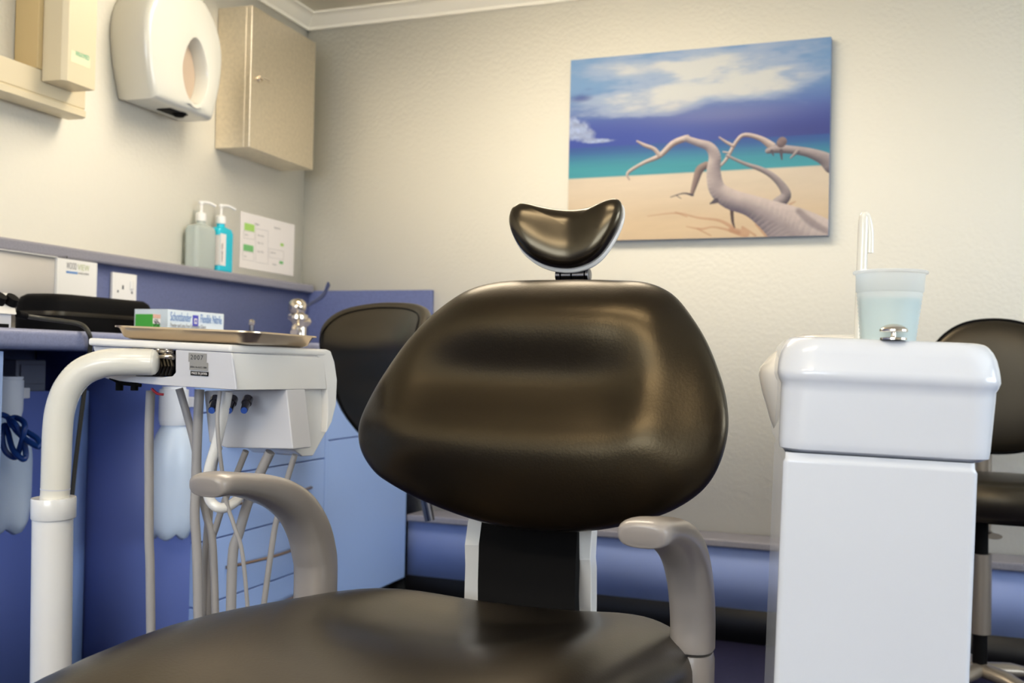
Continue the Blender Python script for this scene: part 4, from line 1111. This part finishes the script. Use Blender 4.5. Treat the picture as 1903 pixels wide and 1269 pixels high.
# ================================================================== CUSPIDOR
def cuspidor():
    z0 = 1.10
    yaw = math.radians(10); tl = 0.026
    ey = V((-math.sin(yaw), math.cos(yaw), 0)); ex = V((math.cos(yaw), math.sin(yaw), 0))
    exr = (ex*math.cos(tl)-Z1*math.sin(tl)); ezr = (Z1*math.cos(tl)+ex*math.sin(tl))
    s = z0/FPX
    pm = P(1655, 700, z0); bot = V((pm.x, pm.y, 0))
    root = empty('spittoon_unit', bot, 'glossy white spittoon cabinet with chrome push knob on top', 'dental unit')
    # face centre line points
    def F(x, y):   # point on the face plane through pm with normal ey
        return onPl(x, y, pm, ey)
    def loc(p): d_ = p-pm; return d_.dot(exr), d_.dot(ezr)
    rim_l, rim_r = loc(F(1447, 688)), loc(F(1873, 712))
    top_l, top_r = loc(F(1478, 621)), loc(F(1842, 640))
    mid_l, mid_r = loc(F(1454, 705)), loc(F(1864, 730))
    bl_, br_ = loc(F(1450, 838)), loc(F(1849, 866))
    def cw(a, b): return (a[0]+b[0])/2, (b[0]-a[0])/2, (a[1]+b[1])/2
    dep = 0.155
    def ring(a, b, inset, r, dz=0.0, gx=0.0):
        cx, hw, z = cw(a, b); return (cx, dep+0.0, hw-gx, dep-inset, r, z+dz)
    tz = cw(top_l, top_r)[2]; rz = cw(rim_l, rim_r)[2]; tcx, thw, _ = cw(top_l, top_r); rcx, rhw, _ = cw(rim_l, rim_r)
    R = [ring(bl_, br_, 0.012, 0.02, -0.0, 0.008), ring(bl_, br_, 0.004, 0.024, 0.004, 0.0), ring(bl_, br_, 0.002, 0.026, 0.012, -0.001), ring(mid_l, mid_r, 0.002, 0.03, -0.010, 0.0), ring(mid_l, mid_r, 0.001, 0.03, -0.002, 0.0), ring(rim_l, rim_r, -0.001, 0.032, -0.008, 0.002), ring(rim_l, rim_r, -0.003, 0.034, -0.002, 0.0), ring(rim_l, rim_r, -0.002, 0.036, 0.004, 0.0)]
    for t in (0.3, 0.55, 0.75, 0.9, 0.97, 1.0):
        f = math.sqrt(max(0, 1-t*t)); hw = thw+(rhw-thw)*f*1.0; cx = tcx+(rcx-tcx)*f
        R.append((cx, dep, hw, dep-0.022*(1-f), 0.036, rz+(tz-rz)*t))
    R.append((tcx, dep, thw-0.012, dep-0.032, 0.03, tz)); R.append((tcx, dep+0.004, thw-0.018, dep-0.042, 0.026, tz-0.004)); R.append((tcx, dep+0.004, thw-0.020, dep-0.045, 0.024, tz-0.022))
    loft('bowl_housing', R, pm, exr, ey, ezr, 'cool_white', root)
    # pedestal
    pl, pr_ = loc(F(1456, 852)), loc(F(1821, 874)); cx, hw, z = cw(pl, pr_)
    zb = -(pm.z-0.0)
    R = [(cx, 0.145, hw, 0.14, 0.006, zb+0.02), (cx, 0.145, hw, 0.14, 0.006, -0.30), (cx, 0.145, hw, 0.14, 0.006, z-0.004), (cx, 0.145, hw-0.002, 0.138, 0.006, z), (cx, 0.145, hw-0.002, 0.135, 0.006, z+0.006)]
    loft('pedestal', R, pm, exr, ey, ezr, 'cool_white', root)
    # small plinth under it, level with floor
    pc = pm+exr*cx+ey*0.145+ezr*(zb+0.02)
    loft('plinth', [(0, 0, hw-0.012, 0.125, 0.006, 0.0), (0, 0, hw-0.012, 0.125, 0.006, pc.z+0.012)], V((pc.x, pc.y, 0)), ex, ey, Z1, 'matt_black', root)
    # basin bulge on the left
    bc = P(1538, 700, 1.29)
    rr = (1538-1413)*1.29/FPX
    k = 1.29/FPX
    prof = [(0, -0.10), (rr*0.42, -0.098), (rr*0.62, -0.086), (rr*0.80, -0.055), (rr*0.94, -0.02), (rr, 0.0), (rr*0.985, 0.010), (rr*0.86, 0.022), (rr*0.68, 0.036), (rr*0.52, 0.047), (rr*0.40, 0.050), (0, 0.051)]
    lathe('basin', prof, bc, 'basin', root, ezr, 40, 60)
    # knob
    kp = P(1659, 628, z0+0.022)
    kp = pm+exr*(loc(kp)[0])+ezr*(tz)+ey*0.018
    a = FPX/(z0+0.02)
    bm = bmesh.new()
    lathe_bm(bm, [(24/a, 0), (24/a, 3.5/a), (21/a, 4.5/a), (5/a, 5/a), (4.5/a, 7/a), (4.5/a, 14/a), (24/a, 14.5/a), (25.5/a, 16/a), (25.5/a, 19/a), (22/a, 23/a), (14/a, 27.5/a), (6/a, 29.6/a), (0, 30/a)], kp, ezr, 32)
    finish('push_knob', bm, 'chrome', root)
    # cup in the recess
    zf = tz-0.022
    cz = 1.165
    ctr = P(1651, 600, cz); k = cz/FPX
    l_ = ctr-pm; base = pm+exr*l_.dot(exr)+ey*l_.dot(ey)+ezr*(zf+0.0005)
    top = P(1650, 504, cz); hh = (top-base).dot(ezr)
    ax = ezr
    cup = empty('plastic_cup', base, 'translucent ribbed plastic cup of pale green rinse', 'cup')
    rt = 66.5*k; rw = 61.5*k; rb = 45*k
    prof = [(0, 0.001), (rb-0.003, 0.001), (rb, 0.003)]
    zr0 = 0.006; zs = hh-38*k
    n = 16
    r_at = lambda z: rb+(rw-3*k-rb)*min(1, z/zs)
    for i in range(n):
        za = zr0+(zs-zr0)*i/n; zb2 = zr0+(zs-zr0)*(i+0.5)/n
        prof += [(r_at(za)+0.0005, za), (r_at(zb2)-0.0003, zb2)]
    prof += [(r_at(zs), zs-0.001), (rw-1*k, zs), (rw, hh-0.006), (rw+0.0005, hh-0.004), (rt, hh-0.003), (rt+0.0003, hh-0.001), (rt-0.001, hh), (rw-0.001, hh-0.002), (rw-0.0014, hh-0.006), (rw-0.0022, zs)]
    prof += [(r_at(zs*f)-0.0014, zs*f) for f in (0.9, 0.6, 0.3, 0.06)]+[(0, 0.004)]
    lathe('cup_wall', prof, base, 'cup', cup, ax, 48, 50)
    zw = hh-(557-506)*k
    lathe('rinse_liquid', [(0, 0.0045), (r_at(0.006)-0.0022, 0.006), (r_at(zw)-0.0022, zw), (0, zw)], base, 'cup_water', cup, ax, 40, 40)
    # filler tube
    zt = 1.23
    fb = P(1597, 618, zt); l_ = fb-pm
    fb = pm+exr*l_.dot(exr)+ey*l_.dot(ey)+ezr*(zf+0.0005)
    path = [fb, P(1599, 560, zt), P(1602, 480, zt), P(1604, 425, zt), P(1604.5, 408, zt), P(1607, 400, zt), P(1611, 402, zt), P(1614.5, 415, zt), P(1617, 435, zt), P(1616.5, 470, zt)]
    k = zt/FPX
    tube('cup_filler', path, [v*k for v in np.interp(np.linspace(0, 1, 55), [0, 0.33, 0.5, 0.62, 1], [9.5, 9.2, 8.2, 6.5, 6.8])], 'white_enamel', root, 16, 6)
cuspidor()

# ================================================================== STOOLS
def star_base(root, x, y, r, zl_, m, n=5, a0=0.3):
    for k in range(n):
        a = a0+2*math.pi*k/n; d = V((math.cos(a), math.sin(a), 0)); s = d.cross(Z1)
        pts = [V((x, y, zl_+0.035)), V((x, y, zl_+0.03))+d*r*0.4, V((x, y, zl_+0.0))+d*r*0.85, V((x, y, zl_-0.015))+d*r]
        g = tube('leg', pts, [0.028]*6+[0.024]*6+[0.02]*7, m, root, 12, 6, r2=[0.018]*6+[0.015]*6+[0.012]*7, side=s)
        c_ = V((x, y, 0))+d*(r-0.005)
        lathe('caster', [(0.008, -0.02), (0.024, -0.018), (0.026, 0), (0.024, 0.018), (0.008, 0.02)], V((c_.x, c_.y, 0.026)), 'matt_black', g, s, 16)
def stool_right():
    Yc = 3.05
    c = onY(1812, 950, Yc); x = c.x; 
    root = empty('dentist_stool', (x, Yc, 0), 'black stool with round padded back behind the spittoon', 'stool')
    # backrest: round pad
    Ybk = 3.20
    top = onY(1835, 595, Ybk).z; bot = onY(1880, 842, Ybk).z; lx = onY(1728, 650, Ybk).x
    hw = onY(1845, 700, Ybk).x-onY(1716, 720, Ybk).x; cx = onY(1846, 700, Ybk).x; cz = (top+bot)/2; hh = (top-bot)/2
    ol = []
    for k in range(20):
        a = 2*math.pi*k/20; cc_, ss = math.cos(a), math.sin(a)
        ol.append((hw*math.copysign(abs(cc_)**0.85, cc_), hh*math.copysign(abs(ss)**(0.95 if ss > 0 else 0.75), ss)))
    cushion('backrest', ol, V((cx, Ybk, cz)), X1, Z1, -Y1, 0.030, 0.03, 'vinyl', root, lambda u, v: 0.6*u*u, lambda u, v: 0, pf=4.0, rings=20, n=4)
    piping = [V((cx+u*1.0, Ybk-0.6*u*u, cz+v)) for u, v in ol]
    bm = bmesh.new(); pp = catmull(piping, 4, True); add_tube(bm, pp+[pp[0]], 0.006, 8, caps=False)
    finish('piping', bm, 'matt_black', root)
    # seat
    st = onY(1870, 893, Yc-0.1).z; hs = 0.10
    loft('seat', [(0, 0, 0.17, 0.17, 0.15, -hs), (0, 0, 0.195, 0.195, 0.17, -hs+0.02), (0, 0, 0.205, 0.205, 0.18, -0.05), (0, 0, 0.20, 0.20, 0.18, -0.018), (0, 0, 0.18, 0.18, 0.16, -0.003), (0, 0, 0.12, 0.12, 0.11, 0.0)], V((cx+0.0, Yc, st)), X1, Y1, Z1, 'vinyl', root, sharp=60)
    # back support post
    a = onY(1828, 870, Ybk+0.05); 
    bxp = a.x
    tube('back_support', [V((bxp, Ybk+0.04, cz-0.05)), V((bxp, Ybk+0.06, st+0.04)), V((bxp, Ybk+0.05, st-0.14)), V((bxp, Yc+0.1, st-0.16)), V((bxp+0.02, Yc, st-0.155))], 0.021, 'stool_tan', root, 12, 6, r2=0.008, side=X1)
    # column
    gx = onY(1822, 1100, Yc).x
    zt = onY(1822, 1028, Yc).z; zb = onY(1822, 1176, Yc).z
    tube('gas_column', [V((gx, Yc, zb)), V((gx, Yc, zt))], 0.027, 'stool_tan', root, 20, 0)
    tube('column_core', [V((gx, Yc, 0.10)), V((gx, Yc, st-hs-0.005))], 0.018, 'matt_black', root, 16, 0)
    box('seat_plate', gx-0.08, gx+0.1, Yc-0.08, Yc+0.08, st-hs-0.015, st-hs+0.002, 'matt_black', root, 0.004)
    star_base(root, gx, Yc, 0.27, 0.075, 'stool_tan', 5, 0.45)
stool_right()
def stool_left():
    Yb_ = 2.6
    def q(x, y, dy=0): return onY(x, y, Yb_+dy)
    cx = q(760, 700).x; 
    base = V((-0.98, 2.52, 0))
    root = empty('nurse_stool', base, 'black stool with stitched backrest in front of the cupboard', 'stool')
    out = [(676, 640), (678, 603), (690, 577), (714, 564), (745, 562), (775, 567), (805, 580), (830, 610), (845, 660), (845, 720), (838, 790), (820, 850), (790, 875), (750, 870), (716, 840), (692, 780), (681, 710)]
    yw = math.radians(-38)    # turned towards the window
    ex = V((math.cos(yw), math.sin(yw), 0)); en = V((math.sin(yw), -math.cos(yw), 0)); c = q(758, 715)
    ol = []
    for x, y in out:
        p = onPl(x, y, c, en)-c; ol.append((p.dot(ex), p.z))
    cushion('backrest', ol, c, ex, Z1, en, 0.035, 0.035, 'vinyl', root, lambda u, v: 1.3*u*u-0.25*v*v, lambda u, v: 0.018*math.exp(-((v-0.10)/0.05)**2)-0.01*math.exp(-((v-0.0)/0.05)**2), pf=3.5, rings=22, n=4)
    mid = [( (u*0.93), (v*0.93)) for u, v in ol]
    pp = catmull([c+ex*u+Z1*v+en*(1.3*u*u-0.25*v*v+0.035*0.55+0.012*math.exp(-((v-0.10)/0.05)**2)) for u, v in mid], 4, True)
    bm = bmesh.new(); add_tube(bm, pp+[pp[0]], 0.0022, 6, caps=False)
    finish('seam', bm, 'matt_black', root)
    # support bar whose end shows below
    Yz = 0.06
    e0, e1 = q(788, 915, Yz), q(799, 968, Yz)
    tube('tilt_bar', [q(775, 830, Yz), e0, e1], 0.0155, 'dark_chrome', root, 10, 0, r2=0.006, side=X1)
    # seat, column and feet stay behind the dental chair
    sx, sy = -0.98, 2.52
    loft('seat', [(0, 0, 0.13, 0.13, 0.12, -0.08), (0, 0, 0.165, 0.165, 0.15, -0.05), (0, 0, 0.16, 0.16, 0.15, -0.01), (0, 0, 0.12, 0.12, 0.11, 0.0)], V((sx, sy, 0.60)), X1, Y1, Z1, 'vinyl', root, sharp=60)
    tube('back_support', [q(782, 800, 0.06), q(782, 850, Yz), V((sx, sy+0.05, 0.515))], 0.012, 'dark_chrome', root, 10, 5)
    tube('gas_column', [V((sx, sy, 0.07)), V((sx, sy, 0.525))], 0.022, 'dark_chrome', root, 16, 0)
    star_base(root, sx, sy, 0.22, 0.065, 'dark_chrome', 5, 0.2)
stool_left()
